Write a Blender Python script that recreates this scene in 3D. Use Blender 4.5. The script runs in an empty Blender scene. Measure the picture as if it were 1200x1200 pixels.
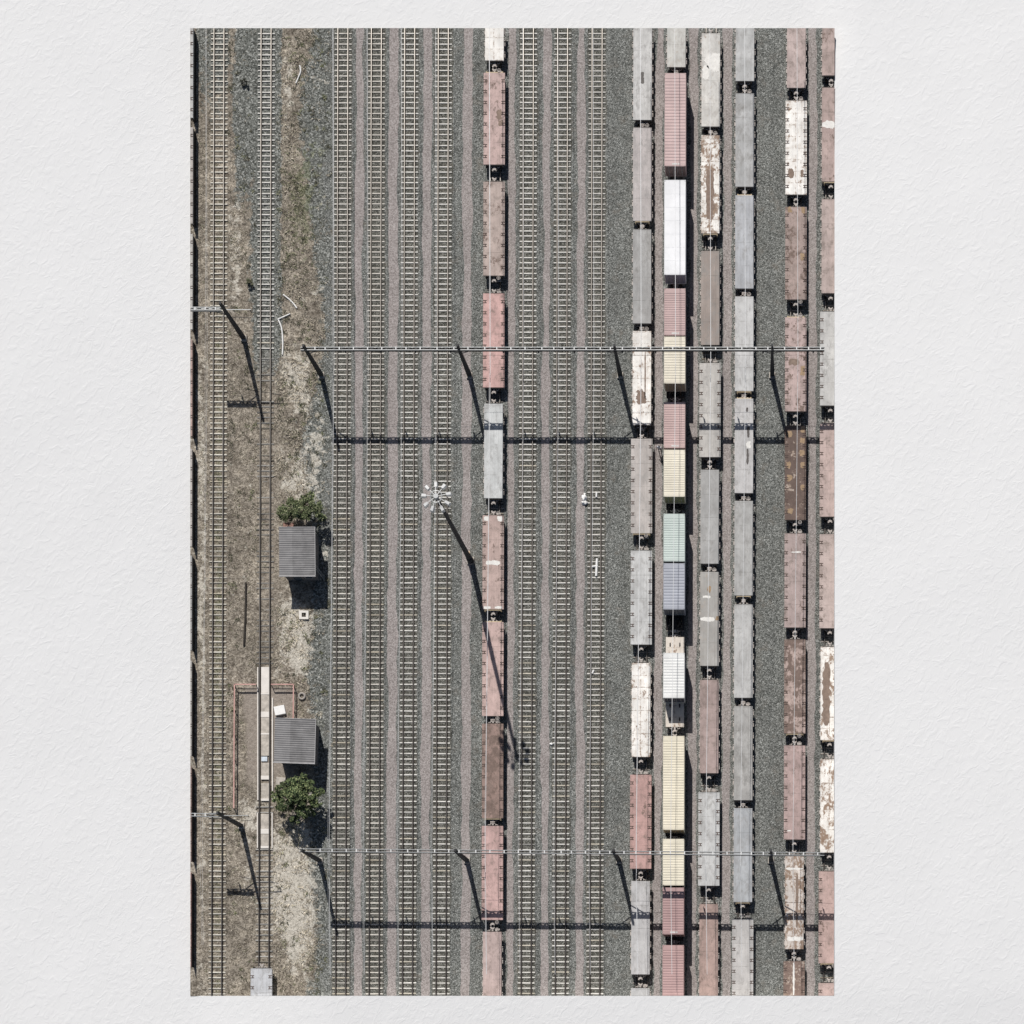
import bpy, bmesh, math, random
import numpy as np
from mathutils import Vector, Matrix, noise as mnoise
random.seed(7)
rng = np.random.default_rng(7)
SC = bpy.context.scene
COL = SC.collection

# ------------------------------------------------------------------ survey
H = 228.0                       # flying height of the camera (m)
NX, NY = 905.0, 1313.0          # point straight below the camera, in survey units (10 units = 1 m)
def gp(px, py, z=0.0):
    k = (H - z) / H
    x = NX + (px - NX) * k
    y = NY + (py - NY) * k
    return ((x - 600) / 10.0, (600 - y) / 10.0)
def G(px, py, z=0.0):
    x, y = gp(px, py, z)
    return Vector((x, y, z))
L0, R0, T0, B0 = 223.0, 978.0, 33.0, 1167.0     # extent of the yard
ROT = -2.8 / 1134.0
def drift(py): return -2.8 * (py - T0) / 1134.0

# ------------------------------------------------------------------ helpers
class MB:
    def __init__(s):
        s.v = []; s.f = []; s.m = []
    def quad(s, a, b, c, d, mi=0):
        n = len(s.v); s.v += [tuple(a), tuple(b), tuple(c), tuple(d)]; s.f.append((n, n+1, n+2, n+3)); s.m.append(mi)
    def tri(s, a, b, c, mi=0):
        n = len(s.v); s.v += [tuple(a), tuple(b), tuple(c)]; s.f.append((n, n+1, n+2)); s.m.append(mi)
    def box(s, x0, x1, y0, y1, z0, z1, mi=0, bev=0.0):
        n = len(s.v)
        if bev <= 0:
            s.v += [(x0,y0,z0),(x1,y0,z0),(x1,y1,z0),(x0,y1,z0),(x0,y0,z1),(x1,y0,z1),(x1,y1,z1),(x0,y1,z1)]
            for f in ((0,3,2,1),(4,5,6,7),(0,1,5,4),(1,2,6,5),(2,3,7,6),(3,0,4,7)):
                s.f.append(tuple(n+i for i in f)); s.m.append(mi)
        else:
            b = bev
            s.v += [(x0,y0,z0),(x1,y0,z0),(x1,y1,z0),(x0,y1,z0),
                    (x0,y0,z1-b),(x1,y0,z1-b),(x1,y1,z1-b),(x0,y1,z1-b),
                    (x0+b,y0+b,z1),(x1-b,y0+b,z1),(x1-b,y1-b,z1),(x0+b,y1-b,z1)]
            for f in ((0,3,2,1),(8,9,10,11),(0,1,5,4),(1,2,6,5),(2,3,7,6),(3,0,4,7),(4,5,9,8),(5,6,10,9),(6,7,11,10),(7,4,8,11)):
                s.f.append(tuple(n+i for i in f)); s.m.append(mi)
    def tube(s, p0, p1, r0, r1=None, n=8, mi=0, cap=True):
        p0 = Vector(p0); p1 = Vector(p1); r1 = r0 if r1 is None else r1
        d = (p1 - p0)
        if d.length < 1e-6: return
        d.normalize()
        u = d.orthogonal().normalized(); w = d.cross(u)
        b = len(s.v)
        for p, r in ((p0, r0), (p1, r1)):
            for i in range(n):
                a = 2*math.pi*i/n
                s.v.append(tuple(p + (u*math.cos(a) + w*math.sin(a))*r))
        for i in range(n):
            j = (i+1) % n
            s.f.append((b+i, b+j, b+n+j, b+n+i)); s.m.append(mi)
        if cap:
            s.f.append(tuple(b+n-1-i for i in range(n))); s.m.append(mi)
            s.f.append(tuple(b+n+i for i in range(n))); s.m.append(mi)
    def path(s, pts, r, n=6, mi=0):
        for a, b in zip(pts[:-1], pts[1:]): s.tube(a, b, r, r, n, mi)
    def bar(s, p0, p1, w, h, mi=0):
        """rectangular bar between two points; w across, h up"""
        p0 = Vector(p0); p1 = Vector(p1); d = (p1-p0).normalized()
        up = Vector((0,0,1))
        if abs(d.z) > 0.97: up = Vector((0,1,0))
        sx = d.cross(up).normalized()*w/2; sz = sx.cross(d).normalized()*h/2
        n = len(s.v)
        for p in (p0, p1):
            for a, b in ((-1,-1),(1,-1),(1,1),(-1,1)):
                s.v.append(tuple(p + sx*a + sz*b))
        for f in ((3,2,1,0),(4,5,6,7),(0,1,5,4),(1,2,6,5),(2,3,7,6),(3,0,4,7)):
            s.f.append(tuple(n+i for i in f)); s.m.append(mi)
    def mesh(s, name, mats):
        me = bpy.data.meshes.new(name)
        me.from_pydata(s.v, [], s.f)
        for m in (mats if isinstance(mats, (list, tuple)) else [mats]): me.materials.append(m)
        me.polygons.foreach_set('material_index', s.m)
        me.update()
        return me
    def build(s, name, mats, parent=None, loc=None):
        return link(name, s.mesh(name, mats), parent, loc)

def link(name, me, parent=None, loc=None):
    o = bpy.data.objects.new(name, me); COL.objects.link(o)
    if parent: o.parent = parent
    if loc is not None: o.location = loc
    return o
def empty(name, loc, rz=0.0):
    o = bpy.data.objects.new(name, None); COL.objects.link(o)
    o.empty_display_size = 0.3
    o.location = loc; o.rotation_euler = (0,0,rz); return o
def tag(o, label=None, cat=None, group=None, kind=None):
    if label: o['label'] = label
    if cat: o['category'] = cat
    if group: o['group'] = group
    if kind: o['kind'] = kind
    return o
def kids(o): return [c for c in bpy.data.objects if c.parent == o]
def sep_copy(o, parent=None):
    c = o.copy(); COL.objects.link(c); c.parent = parent; return c

def shade_smooth(o):
    for p in o.data.polygons: p.use_smooth = True

# ------------------------------------------------------------------ materials
def newmat(name):
    m = bpy.data.materials.new(name); m.use_nodes = True
    nt = m.node_tree; nt.nodes.clear()
    out = nt.nodes.new('ShaderNodeOutputMaterial'); b = nt.nodes.new('ShaderNodeBsdfPrincipled')
    nt.links.new(b.outputs[0], out.inputs[0])
    b.inputs['Specular IOR Level'].default_value = 0.25
    return m, nt, b
class N:
    """small node-graph writer"""
    def __init__(s, nt): s.nt = nt
    def new(s, t, **kw):
        n = s.nt.nodes.new(t)
        for k, v in kw.items(): setattr(n, k, v)
        return n
    def put(s, sock, v):
        if isinstance(v, bpy.types.NodeSocket): s.nt.links.new(v, sock)
        else: sock.default_value = v
    def math(s, op, a, b=0.0, c=0.0, clamp=False):
        n = s.new('ShaderNodeMath', operation=op, use_clamp=clamp)
        s.put(n.inputs[0], a); s.put(n.inputs[1], b); s.put(n.inputs[2], c); return n.outputs[0]
    def vmath(s, op, a, b):
        n = s.new('ShaderNodeVectorMath', operation=op); s.put(n.inputs[0], a); s.put(n.inputs[1], b); return n.outputs[0]
    def noise(s, vec, scale, detail=4, rough=0.55, dist=0.0):
        n = s.new('ShaderNodeTexNoise'); s.put(n.inputs['Vector'], vec)
        n.inputs['Scale'].default_value = scale; n.inputs['Detail'].default_value = detail
        n.inputs['Roughness'].default_value = rough; n.inputs['Distortion'].default_value = dist
        return n.outputs['Fac']
    def voro(s, vec, scale, feat='F1'):
        n = s.new('ShaderNodeTexVoronoi', feature=feat); s.put(n.inputs['Vector'], vec); n.inputs['Scale'].default_value = scale
        return n
    def ramp(s, fac, stops, interp='LINEAR'):
        n = s.new('ShaderNodeValToRGB'); n.color_ramp.interpolation = interp
        el = n.color_ramp.elements
        while len(el) < len(stops): el.new(0.5)
        for e, (p, c) in zip(el, stops):
            e.position = p; e.color = (*c, 1) if len(c) == 3 else c
        s.put(n.inputs[0], fac); return n.outputs[0]
    def maprange(s, v, a, b, c=0.0, d=1.0, smooth=False):
        n = s.new('ShaderNodeMapRange', interpolation_type='SMOOTHSTEP' if smooth else 'LINEAR')
        for i, x in enumerate((v, a, b, c, d)): s.put(n.inputs[i], x)
        return n.outputs[0]
    def mix(s, fac, a, b, mode='MIX'):
        n = s.new('ShaderNodeMix', data_type='RGBA', blend_type=mode)
        s.put(n.inputs[0], fac)
        s.put(n.inputs[6], a if isinstance(a, bpy.types.NodeSocket) else (*a[:3], 1))
        s.put(n.inputs[7], b if isinstance(b, bpy.types.NodeSocket) else (*b[:3], 1))
        return n.outputs[2]
    def grey(s, v):
        n = s.new('ShaderNodeCombineColor'); [s.put(n.inputs[i], v) for i in range(3)]; return n.outputs[0]
    def bump(s, h, strength, dist):
        n = s.new('ShaderNodeBump'); s.put(n.inputs['Height'], h)
        n.inputs['Strength'].default_value = strength; n.inputs['Distance'].default_value = dist; return n.outputs[0]
    def pos(s): return s.new('ShaderNodeNewGeometry').outputs['Position']
    def obj(s): return s.new('ShaderNodeTexCoord').outputs['Object']
    def info(s): return s.new('ShaderNodeObjectInfo')
    def attr(s, name): return s.new('ShaderNodeAttribute', attribute_name=name)

def simple(name, col, rough=0.7, metal=0.0, var=0.18, scale=3.0, spec=0.25):
    m, nt, b = newmat(name); g = N(nt)
    inf = g.info()
    v = g.vmath('ADD', g.obj(), g.vmath('MULTIPLY', inf.outputs['Random'], (37.0, 51.0, 13.0)))
    f = g.noise(v, scale, 5, 0.65)
    c = g.mix(1.0, col, g.grey(g.maprange(f, 0.25, 0.75, 1-var, 1+var)), 'MULTIPLY')
    g.put(b.inputs['Base Color'], c)
    b.inputs['Roughness'].default_value = rough; b.inputs['Metallic'].default_value = metal
    b.inputs['Specular IOR Level'].default_value = spec
    return m

def stones(name, stops, scale, tint=None, big=0.12, bump=0.6, streak=False):
    m, nt, b = newmat(name); g = N(nt); p = g.pos()
    vo = g.voro(p, scale); sepn = g.new('ShaderNodeSeparateColor'); g.put(sepn.inputs[0], vo.outputs['Color'])
    c = g.ramp(sepn.outputs[0], stops)
    nb = g.noise(p, 0.22, 3, 0.5)
    c = g.mix(1.0, c, g.grey(g.maprange(nb, 0.3, 0.7, 1-big, 1+big)), 'MULTIPLY')
    if streak:
        st = g.noise(g.vmath('MULTIPLY', p, (1.3, 0.05, 1.0)), 1.0, 3, 0.6)
        c = g.mix(1.0, c, g.grey(g.maprange(st, 0.3, 0.7, 0.86, 1.12)), 'MULTIPLY')
    if tint:
        nt2 = g.noise(p, 0.6, 4, 0.7)
        c = g.mix(g.maprange(nt2, 0.52, 0.72, 0.0, 0.55, True), c, tint)
    g.put(b.inputs['Base Color'], c)
    b.inputs['Roughness'].default_value = 0.95; b.inputs['Specular IOR Level'].default_value = 0.1
    if bump: g.put(b.inputs['Normal'], g.bump(g.math('MULTIPLY', vo.outputs['Distance'], -1.0), bump, 0.10))
    return m

M = {}
M['ballast'] = stones('ballast_stone', [(0.0,(.055,.057,.053)),(0.35,(.128,.132,.123)),(0.65,(.195,.200,.187)),(0.88,(.275,.281,.265)),(1.0,(.44,.447,.425))], 11.0, tint=(.19,.17,.145), streak=True)
M['bed'] = stones('oily_ballast', [(0.0,(.036,.036,.031)),(0.35,(.086,.085,.074)),(0.65,(.142,.140,.122)),(0.88,(.21,.206,.185)),(1.0,(.36,.355,.325))], 11.0, tint=(.15,.13,.105), streak=True)
M['path'] = stones('fine_gravel', [(0.0,(.195,.172,.162)),(0.5,(.305,.272,.260)),(1.0,(.42,.383,.368))], 10.0, big=0.08, bump=0.25)
M['rail'] = simple('rail_steel', (.25,.235,.215), 0.33, 0.9, 0.2, 2.0)
M['railfoot'] = simple('rail_rust', (.050,.036,.028), 0.9)
M['steel'] = simple('galvanised_steel', (.42,.43,.43), 0.5, 0.35, 0.1)
M['steeldark'] = simple('weathered_steel', (.060,.060,.062), 0.8, 0.0, 0.25)
M['wire'] = simple('drawn_wire', (.80,.80,.80), 0.45, 0.2, 0.05)
M['wheel'] = simple('wheel_steel', (.06,.05,.045), 0.6, 0.3)
M['under'] = simple('underframe_grime', (.030,.027,.026), 0.9)
M['pocket'] = simple('stake_iron', (.12,.088,.076), 0.9)
M['coupler'] = simple('coupler_iron', (.42,.38,.35), 0.75, 0.0, 0.5, 6.0)
M['bufferbeam'] = simple('end_beam_paint', (.52,.42,.28), 0.7, 0.0, 0.4, 5.0)
M['batten'] = simple('bright_zinc', (.68,.68,.67), 0.5)
M['lamp'] = simple('lamp_housing', (.66,.66,.65), 0.5)
M['concrete'] = simple('concrete', (.46,.42,.37), 0.9, 0, 0.4, 1.8)
M['concretelight'] = simple('pale_concrete', (.72,.68,.63), 0.9, 0, 0.12, 1.5)
M['pink'] = simple('red_oxide_rail', (.56,.34,.30), 0.8, 0, 0.25, 2.0)
M['white'] = simple('white_plastic', (.80,.79,.77), 0.6, 0, 0.1)
M['wood'] = simple('dark_timber', (.05,.043,.037), 0.95)
M['rubber'] = simple('tyre_rubber', (.34,.31,.28), 0.9)
M['brown'] = simple('brown_box', (.15,.085,.065), 0.9)
M['hutwall'] = simple('hut_wall', (.22,.20,.19), 0.9, 0, 0.2)
M['hutdoor'] = simple('hut_door', (.10,.12,.14), 0.7)
M['glass'] = simple('window_glass', (.03,.04,.05), 0.15, 0, 0.05, 2, 0.5)
M['trim'] = simple('roof_trim', (.44,.43,.43), 0.7)
M['bark'] = simple('bark', (.10,.075,.055), 0.95)

def mat_sleeper():
    m, nt, b = newmat('sleeper_concrete'); g = N(nt); inf = g.info()
    v = g.vmath('ADD', g.obj(), g.vmath('MULTIPLY', inf.outputs['Random'], (37.0, 51.0, 13.0)))
    f = g.noise(v, 2.2, 4, 0.6)
    c = g.mix(1.0, inf.outputs['Color'], g.grey(g.maprange(f, 0.3, 0.7, 0.80, 1.12)), 'MULTIPLY')
    c = g.mix(1.0, c, g.grey(g.maprange(inf.outputs['Random'], 0.0, 1.0, 0.76, 1.10)), 'MULTIPLY')
    dirt = g.maprange(g.noise(g.pos(), 0.55, 3, 0.6), 0.52, 0.76, 0.0, 0.5, True)
    c = g.mix(dirt, c, (.30,.26,.21))
    g.put(b.inputs['Base Color'], c); b.inputs['Roughness'].default_value = 0.9
    return m
M['sleeper'] = mat_sleeper()

def mat_deck(name, second, scale=0.75, stretch=(1.0,0.7,1.0), edge=0.05, third=None, seamrust=False, dirt=(.16,.13,.11)):
    m, nt, b = newmat(name); g = N(nt); inf = g.info(); ob = g.obj()
    off = g.vmath('MULTIPLY', inf.outputs['Random'], (91.0, 173.0, 47.0))
    v = g.vmath('ADD', g.vmath('MULTIPLY', ob, stretch), off)
    sp = g.new('ShaderNodeSeparateXYZ'); g.put(sp.inputs[0], ob)
    base = inf.outputs['Color']
    # broad fading
    c = g.mix(1.0, base, g.grey(g.maprange(g.noise(v, 0.55, 5, 0.65), 0.3, 0.7, 0.78, 1.18)), 'MULTIPLY')
    c = g.mix(1.0, c, g.grey(g.maprange(g.noise(g.vmath('MULTIPLY', v, (5.0, 0.35, 1.0)), 1.2, 3, 0.6), 0.3, 0.7, 0.92, 1.07)), 'MULTIPLY')
    # light dirt everywhere
    d = g.maprange(g.noise(v, 1.5, 7, 0.76, 0.4), 0.45, 0.72, 0.0, 0.74, True)
    e1 = g.maprange(g.math('ABSOLUTE', sp.outputs[0]), 0.62, 1.2, 0.0, 1.0)
    d = g.math('ADD', d, g.math('MULTIPLY', e1, g.maprange(g.noise(g.vmath('MULTIPLY', v, (1.0, 2.2, 1.0)), 1.3, 5, 0.7), 0.45, 0.7, 0.0, 0.45)), clamp=True)
    c = g.mix(d, c, dirt)
    # patches: amount rides on the object's colour alpha
    n1 = g.maprange(g.math('ADD', g.math('MULTIPLY', g.noise(v, scale, 6, 0.66, 0.5), 0.62), g.math('MULTIPLY', g.noise(v, scale*4.5, 5, 0.7, 0.3), 0.38)), 0.32, 0.68)
    thr = g.math('SUBTRACT', 1.0, inf.outputs['Alpha'])
    msk = g.maprange(n1, g.math('SUBTRACT', thr, edge), g.math('ADD', thr, edge))
    # patches shun the very edge of the deck on notched wagons a little
    s2 = g.mix(g.maprange(g.noise(v, 2.6, 5, 0.7), 0.35, 0.65), second, third or tuple(x*0.7 for x in second))
    c = g.mix(msk, c, s2)
    if seamrust:
        fr0 = g.math('FRACT', g.math('ADD', g.math('MULTIPLY', sp.outputs[1], 0.74), 0.53))
        sd_ = g.math('SUBTRACT', 1.0, g.math('MULTIPLY', g.math('ABSOLUTE', g.math('SUBTRACT', fr0, 0.5)), 9.0), clamp=True)
        cl_ = g.math('SUBTRACT', 1.0, g.math('MULTIPLY', g.math('ABSOLUTE', g.math('ADD', sp.outputs[0], 0.06)), 5.5), clamp=True)
        en_ = g.maprange(g.math('ABSOLUTE', sp.outputs[1]), 5.0, 5.5, 0.0, 1.0)
        k_ = g.math('MAXIMUM', g.math('MAXIMUM', sd_, cl_), en_)
        rs = g.maprange(g.math('ADD', g.math('MULTIPLY', g.noise(v, 3.4, 6, 0.75), 0.8), g.math('MULTIPLY', k_, 0.21)), 0.53, 0.68, 0.0, 0.85, True)
        c = g.mix(rs, c, s2)
    # plate seams across and along the deck
    fr = g.math('FRACT', g.math('ADD', g.math('MULTIPLY', sp.outputs[1], 0.37), 0.53))
    seam = g.math('LESS_THAN', g.math('ABSOLUTE', g.math('SUBTRACT', fr, 0.5)), 0.014)
    ln = g.math('LESS_THAN', g.math('ABSOLUTE', g.math('SUBTRACT', sp.outputs[0], 0.62)), 0.03)
    sm = g.math('MULTIPLY', g.math('MAXIMUM', seam, g.math('MULTIPLY', ln, 0.7)), g.maprange(g.noise(v, 0.9, 2), 0.35, 0.65, 0.0, 0.34))
    c = g.mix(sm, c, (.08,.07,.06))
    g.put(b.inputs['Base Color'], c)
    b.inputs['Roughness'].default_value = 0.75
    g.put(b.inputs['Normal'], g.bump(g.noise(v, 3.0, 3), 0.12, 0.05))
    return m
M['deck'] = mat_deck('deck_paint', (.215,.155,.13), 0.8, edge=0.08)                                             # faded paint, brown wear
M['deckwhite'] = mat_deck('deck_white_flaking', (.34,.255,.195), 0.8, edge=0.07, third=(.24,.16,.115), seamrust=True, dirt=(.55,.48,.41))    # white flaking to rust
M['deckmix'] = mat_deck('deck_patched', (.50,.44,.37), 0.8, edge=0.12, third=(.34,.27,.21), dirt=(.34,.31,.28))
M['deckrust'] = mat_deck('deck_rust', (.52,.45,.40), 1.1, (1.0,1.0,1.0), 0.06, (.26,.18,.12), dirt=(.09,.065,.055))         # rust with pale flakes
M['deckgrey'] = mat_deck('deck_grey_board', (.28,.27,.255), 0.55, (1.0,0.55,1.0), 0.22, dirt=(.27,.26,.25))    # plain grey

def mat_container(name, rib=True):
    m, nt, b = newmat(name); g = N(nt); inf = g.info(); ob = g.obj()
    v = g.vmath('ADD', ob, g.vmath('MULTIPLY', inf.outputs['Random'], (91.0, 173.0, 47.0)))
    c = g.mix(1.0, inf.outputs['Color'], g.grey(g.maprange(g.noise(v, 0.45, 4, 0.6), 0.3, 0.7, 0.88, 1.10)), 'MULTIPLY')
    c = g.mix(g.maprange(g.noise(g.vmath('MULTIPLY', v, (1.2, 3.0, 1.0)), 0.9, 6, 0.75), 0.64, 0.74, 0.0, inf.outputs['Alpha'], True), c, (.20,.12,.08))
    g.put(b.inputs['Base Color'], c); b.inputs['Roughness'].default_value = 0.55
    return m
M['flake0'] = simple('white_marking', (.62,.60,.57), 0.8, 0, 0.3, 6.0)
M['box'] = mat_container('container_paint')

def mat_corr(name, col):
    m, nt, b = newmat(name); g = N(nt); ob = g.obj(); inf = g.info()
    v = g.vmath('ADD', ob, g.vmath('MULTIPLY', inf.outputs['Random'], (31.0, 17.0, 7.0)))
    c = g.mix(1.0, col, g.grey(g.maprange(g.noise(v, 0.8, 5, 0.65), 0.3, 0.7, 0.75, 1.25)), 'MULTIPLY')
    c = g.mix(1.0, c, g.grey(g.maprange(g.noise(g.vmath('MULTIPLY', v, (0.35, 5.0, 1.0)), 1.6, 3, 0.6), 0.3, 0.7, 0.8, 1.2)), 'MULTIPLY')
    # sheets laid at different times
    sp = g.new('ShaderNodeSeparateXYZ'); g.put(sp.inputs[0], ob)
    sh = g.math('LESS_THAN', sp.outputs[0], -0.55)
    c = g.mix(g.math('MULTIPLY', sh, 0.35), c, tuple(x*1.5 for x in col))
    g.put(b.inputs['Base Color'], c); b.inputs['Roughness'].default_value = 0.8
    return m
M['corr'] = mat_corr('corrugated_sheet', (.20,.195,.195))

def mat_plaster():
    m, nt, b = newmat('white_plaster'); g = N(nt); p = g.pos()
    rotn = g.new('ShaderNodeMapping'); g.put(rotn.inputs[0], p)
    rotn.inputs['Rotation'].default_value = (0, 0, math.radians(-52)); 
    q = g.vmath('MULTIPLY', rotn.outputs[0], (0.85, 1.25, 1.0))
    q2 = g.vmath('ADD', q, g.vmath('MULTIPLY', g.new('ShaderNodeTexNoise').outputs['Color'], (0,0,0)))
    n1 = g.noise(q, 1.0, 4, 0.6, 0.9)
    n2 = g.noise(q, 0.16, 3, 0.5)
    n3 = g.noise(p, 0.03, 2, 0.5)
    h = g.math('ADD', g.math('MULTIPLY', g.maprange(n1, 0.40, 0.72, 0, 1, True), 0.10), g.math('MULTIPLY', n2, 0.16))
    h = g.math('ADD', h, g.math('MULTIPLY', n3, 2.2))
    g.put(b.inputs['Base Color'], g.mix(g.maprange(n2, 0.3, 0.7), (.70,.70,.70), (.715,.715,.715)))
    b.inputs['Roughness'].default_value = 0.9; b.inputs['Specular IOR Level'].default_value = 0.1
    g.put(b.inputs['Normal'], g.bump(h, 0.42, 0.5))
    return m
M['plaster'] = mat_plaster()

def mat_ground():
    m, nt, b = newmat('dry_soil'); g = N(nt); p = g.pos(); a = g.attr('mask')
    sp = g.new('ShaderNodeSeparateColor'); g.put(sp.inputs[0], a.outputs['Color'])
    gravel, pale, green = sp.outputs[0], sp.outputs[1], sp.outputs[2]
    vo = g.voro(p, 7.5); sv = g.new('ShaderNodeSeparateColor'); g.put(sv.inputs[0], vo.outputs['Color'])
    f = g.noise(p, 2.4, 6, 0.75)
    mixf = g.math('ADD', g.math('MULTIPLY', g.maprange(f, 0.25, 0.75), 0.6), g.math('MULTIPLY', sv.outputs[0], 0.4))
    soil = g.ramp(mixf, [(0.08,(.052,.045,.036)),(0.35,(.160,.139,.113)),(0.55,(.275,.243,.202)),(0.78,(.42,.38,.32)),(1.0,(.64,.60,.52))])
    md = g.noise(p, 0.75, 5, 0.72, 0.4); md2 = g.noise(p, 0.16, 4, 0.6)
    soil = g.mix(1.0, soil, g.ramp(md, [(0.30,(.42,.40,.38)),(0.45,(.88,.87,.86)),(0.60,(1.22,1.21,1.18)),(0.74,(1.7,1.68,1.62))]), 'MULTIPLY')
    soil = g.mix(1.0, soil, g.grey(g.maprange(md2, 0.3, 0.7, 0.80, 1.25)), 'MULTIPLY')
    grav = g.ramp(sv.outputs[0], [(0.0,(.05,.052,.047)),(0.4,(.128,.132,.120)),(0.75,(.21,.216,.198)),(1.0,(.40,.405,.38))])
    nz = g.noise(p, 1.1, 5, 0.7)
    def m_(x): return g.maprange(g.math('ADD', x, g.math('MULTIPLY', g.math('SUBTRACT', nz, 0.5), 2.7)), 0.35, 0.65, 0, 1, True)
    c = g.mix(m_(gravel), soil, grav)
    c = g.mix(g.math('MULTIPLY', m_(pale), 0.8), c, g.ramp(mixf, [(0.1,(.28,.26,.22)),(0.5,(.58,.54,.465)),(1.0,(.80,.76,.68))]))
    c = g.mix(g.math('MULTIPLY', m_(green), 0.6), c, g.ramp(mixf, [(0.1,(.035,.04,.022)),(0.5,(.16,.17,.10)),(1.0,(.36,.36,.24))]))
    c = g.mix(g.math('MULTIPLY', a.outputs['Alpha'], 1.0), c, g.ramp(f, [(0.25,(.20,.165,.14)),(0.5,(.30,.26,.222)),(0.75,(.43,.38,.33))]))
    g.put(b.inputs['Base Color'], c); b.inputs['Roughness'].default_value = 0.95; b.inputs['Specular IOR Level'].default_value = 0.1
    g.put(b.inputs['Normal'], g.bump(mixf, 0.7, 0.12))
    return m
M['ground'] = mat_ground()

def mat_leaf(name, tint=1.0):
    m, nt, b = newmat(name); g = N(nt); a = g.attr('tone')
    g.put(b.inputs['Base Color'], a.outputs['Color']); b.inputs['Roughness'].default_value = 0.7
    return m
M['leaf'] = mat_leaf('leaves'); M['grass'] = mat_leaf('grass_blades')

def set_tone(me, cols):
    """one colour per face, stored per corner"""
    at = me.color_attributes.new('tone', 'FLOAT_COLOR', 'CORNER')
    arr = []
    for p, c in zip(me.polygons, cols):
        for _ in range(p.loop_total): arr += [c[0], c[1], c[2], 1.0]
    at.data.foreach_set('color', arr)

# ------------------------------------------------------------------ world, sun, camera
W = bpy.data.worlds.new('World'); SC.world = W; W.use_nodes = True
wn = W.node_tree; wn.nodes.clear()
wo = wn.nodes.new('ShaderNodeOutputWorld'); bg = wn.nodes.new('ShaderNodeBackground'); sk = wn.nodes.new('ShaderNodeTexSky')
sk.sky_type = 'NISHITA'; sk.sun_disc = False
AZ = math.atan2(-0.229, 0.973); EL = math.radians(45)
sk.sun_elevation = EL; sk.sun_rotation = AZ; sk.altitude = 100; sk.dust_density = 1.5
bg.inputs[1].default_value = 0.05
wn.links.new(sk.outputs[0], bg.inputs[0]); wn.links.new(bg.outputs[0], wo.inputs[0])
sun = bpy.data.lights.new('sun', 'SUN'); sun.energy = 5.0; sun.angle = math.radians(0.5); sun.color = (1.0, 0.968, 0.925)
so = bpy.data.objects.new('sun', sun); COL.objects.link(so)
sd = Vector((0.229*math.cos(EL), -0.973*math.cos(EL), -math.sin(EL)))
so.rotation_euler = sd.to_track_quat('-Z', 'Y').to_euler(); so.location = (-20, 60, 90)
cam = bpy.data.cameras.new('camera'); co = bpy.data.objects.new('camera', cam); COL.objects.link(co)
co.location = ((NX-600)/10, (600-NY)/10, H); co.rotation_euler = (0, 0, 0)
cam.sensor_width = 36; cam.lens = 36*H/120.0
cam.shift_x = -((NX-600)/10)/120.0; cam.shift_y = -((600-NY)/10)/120.0
cam.clip_end = 2000; cam.clip_start = 1
SC.camera = co
SC.view_settings.view_transform = 'Standard'; SC.view_settings.look = 'None'
SC.view_settings.exposure = -0.16; SC.view_settings.gamma = 1

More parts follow.
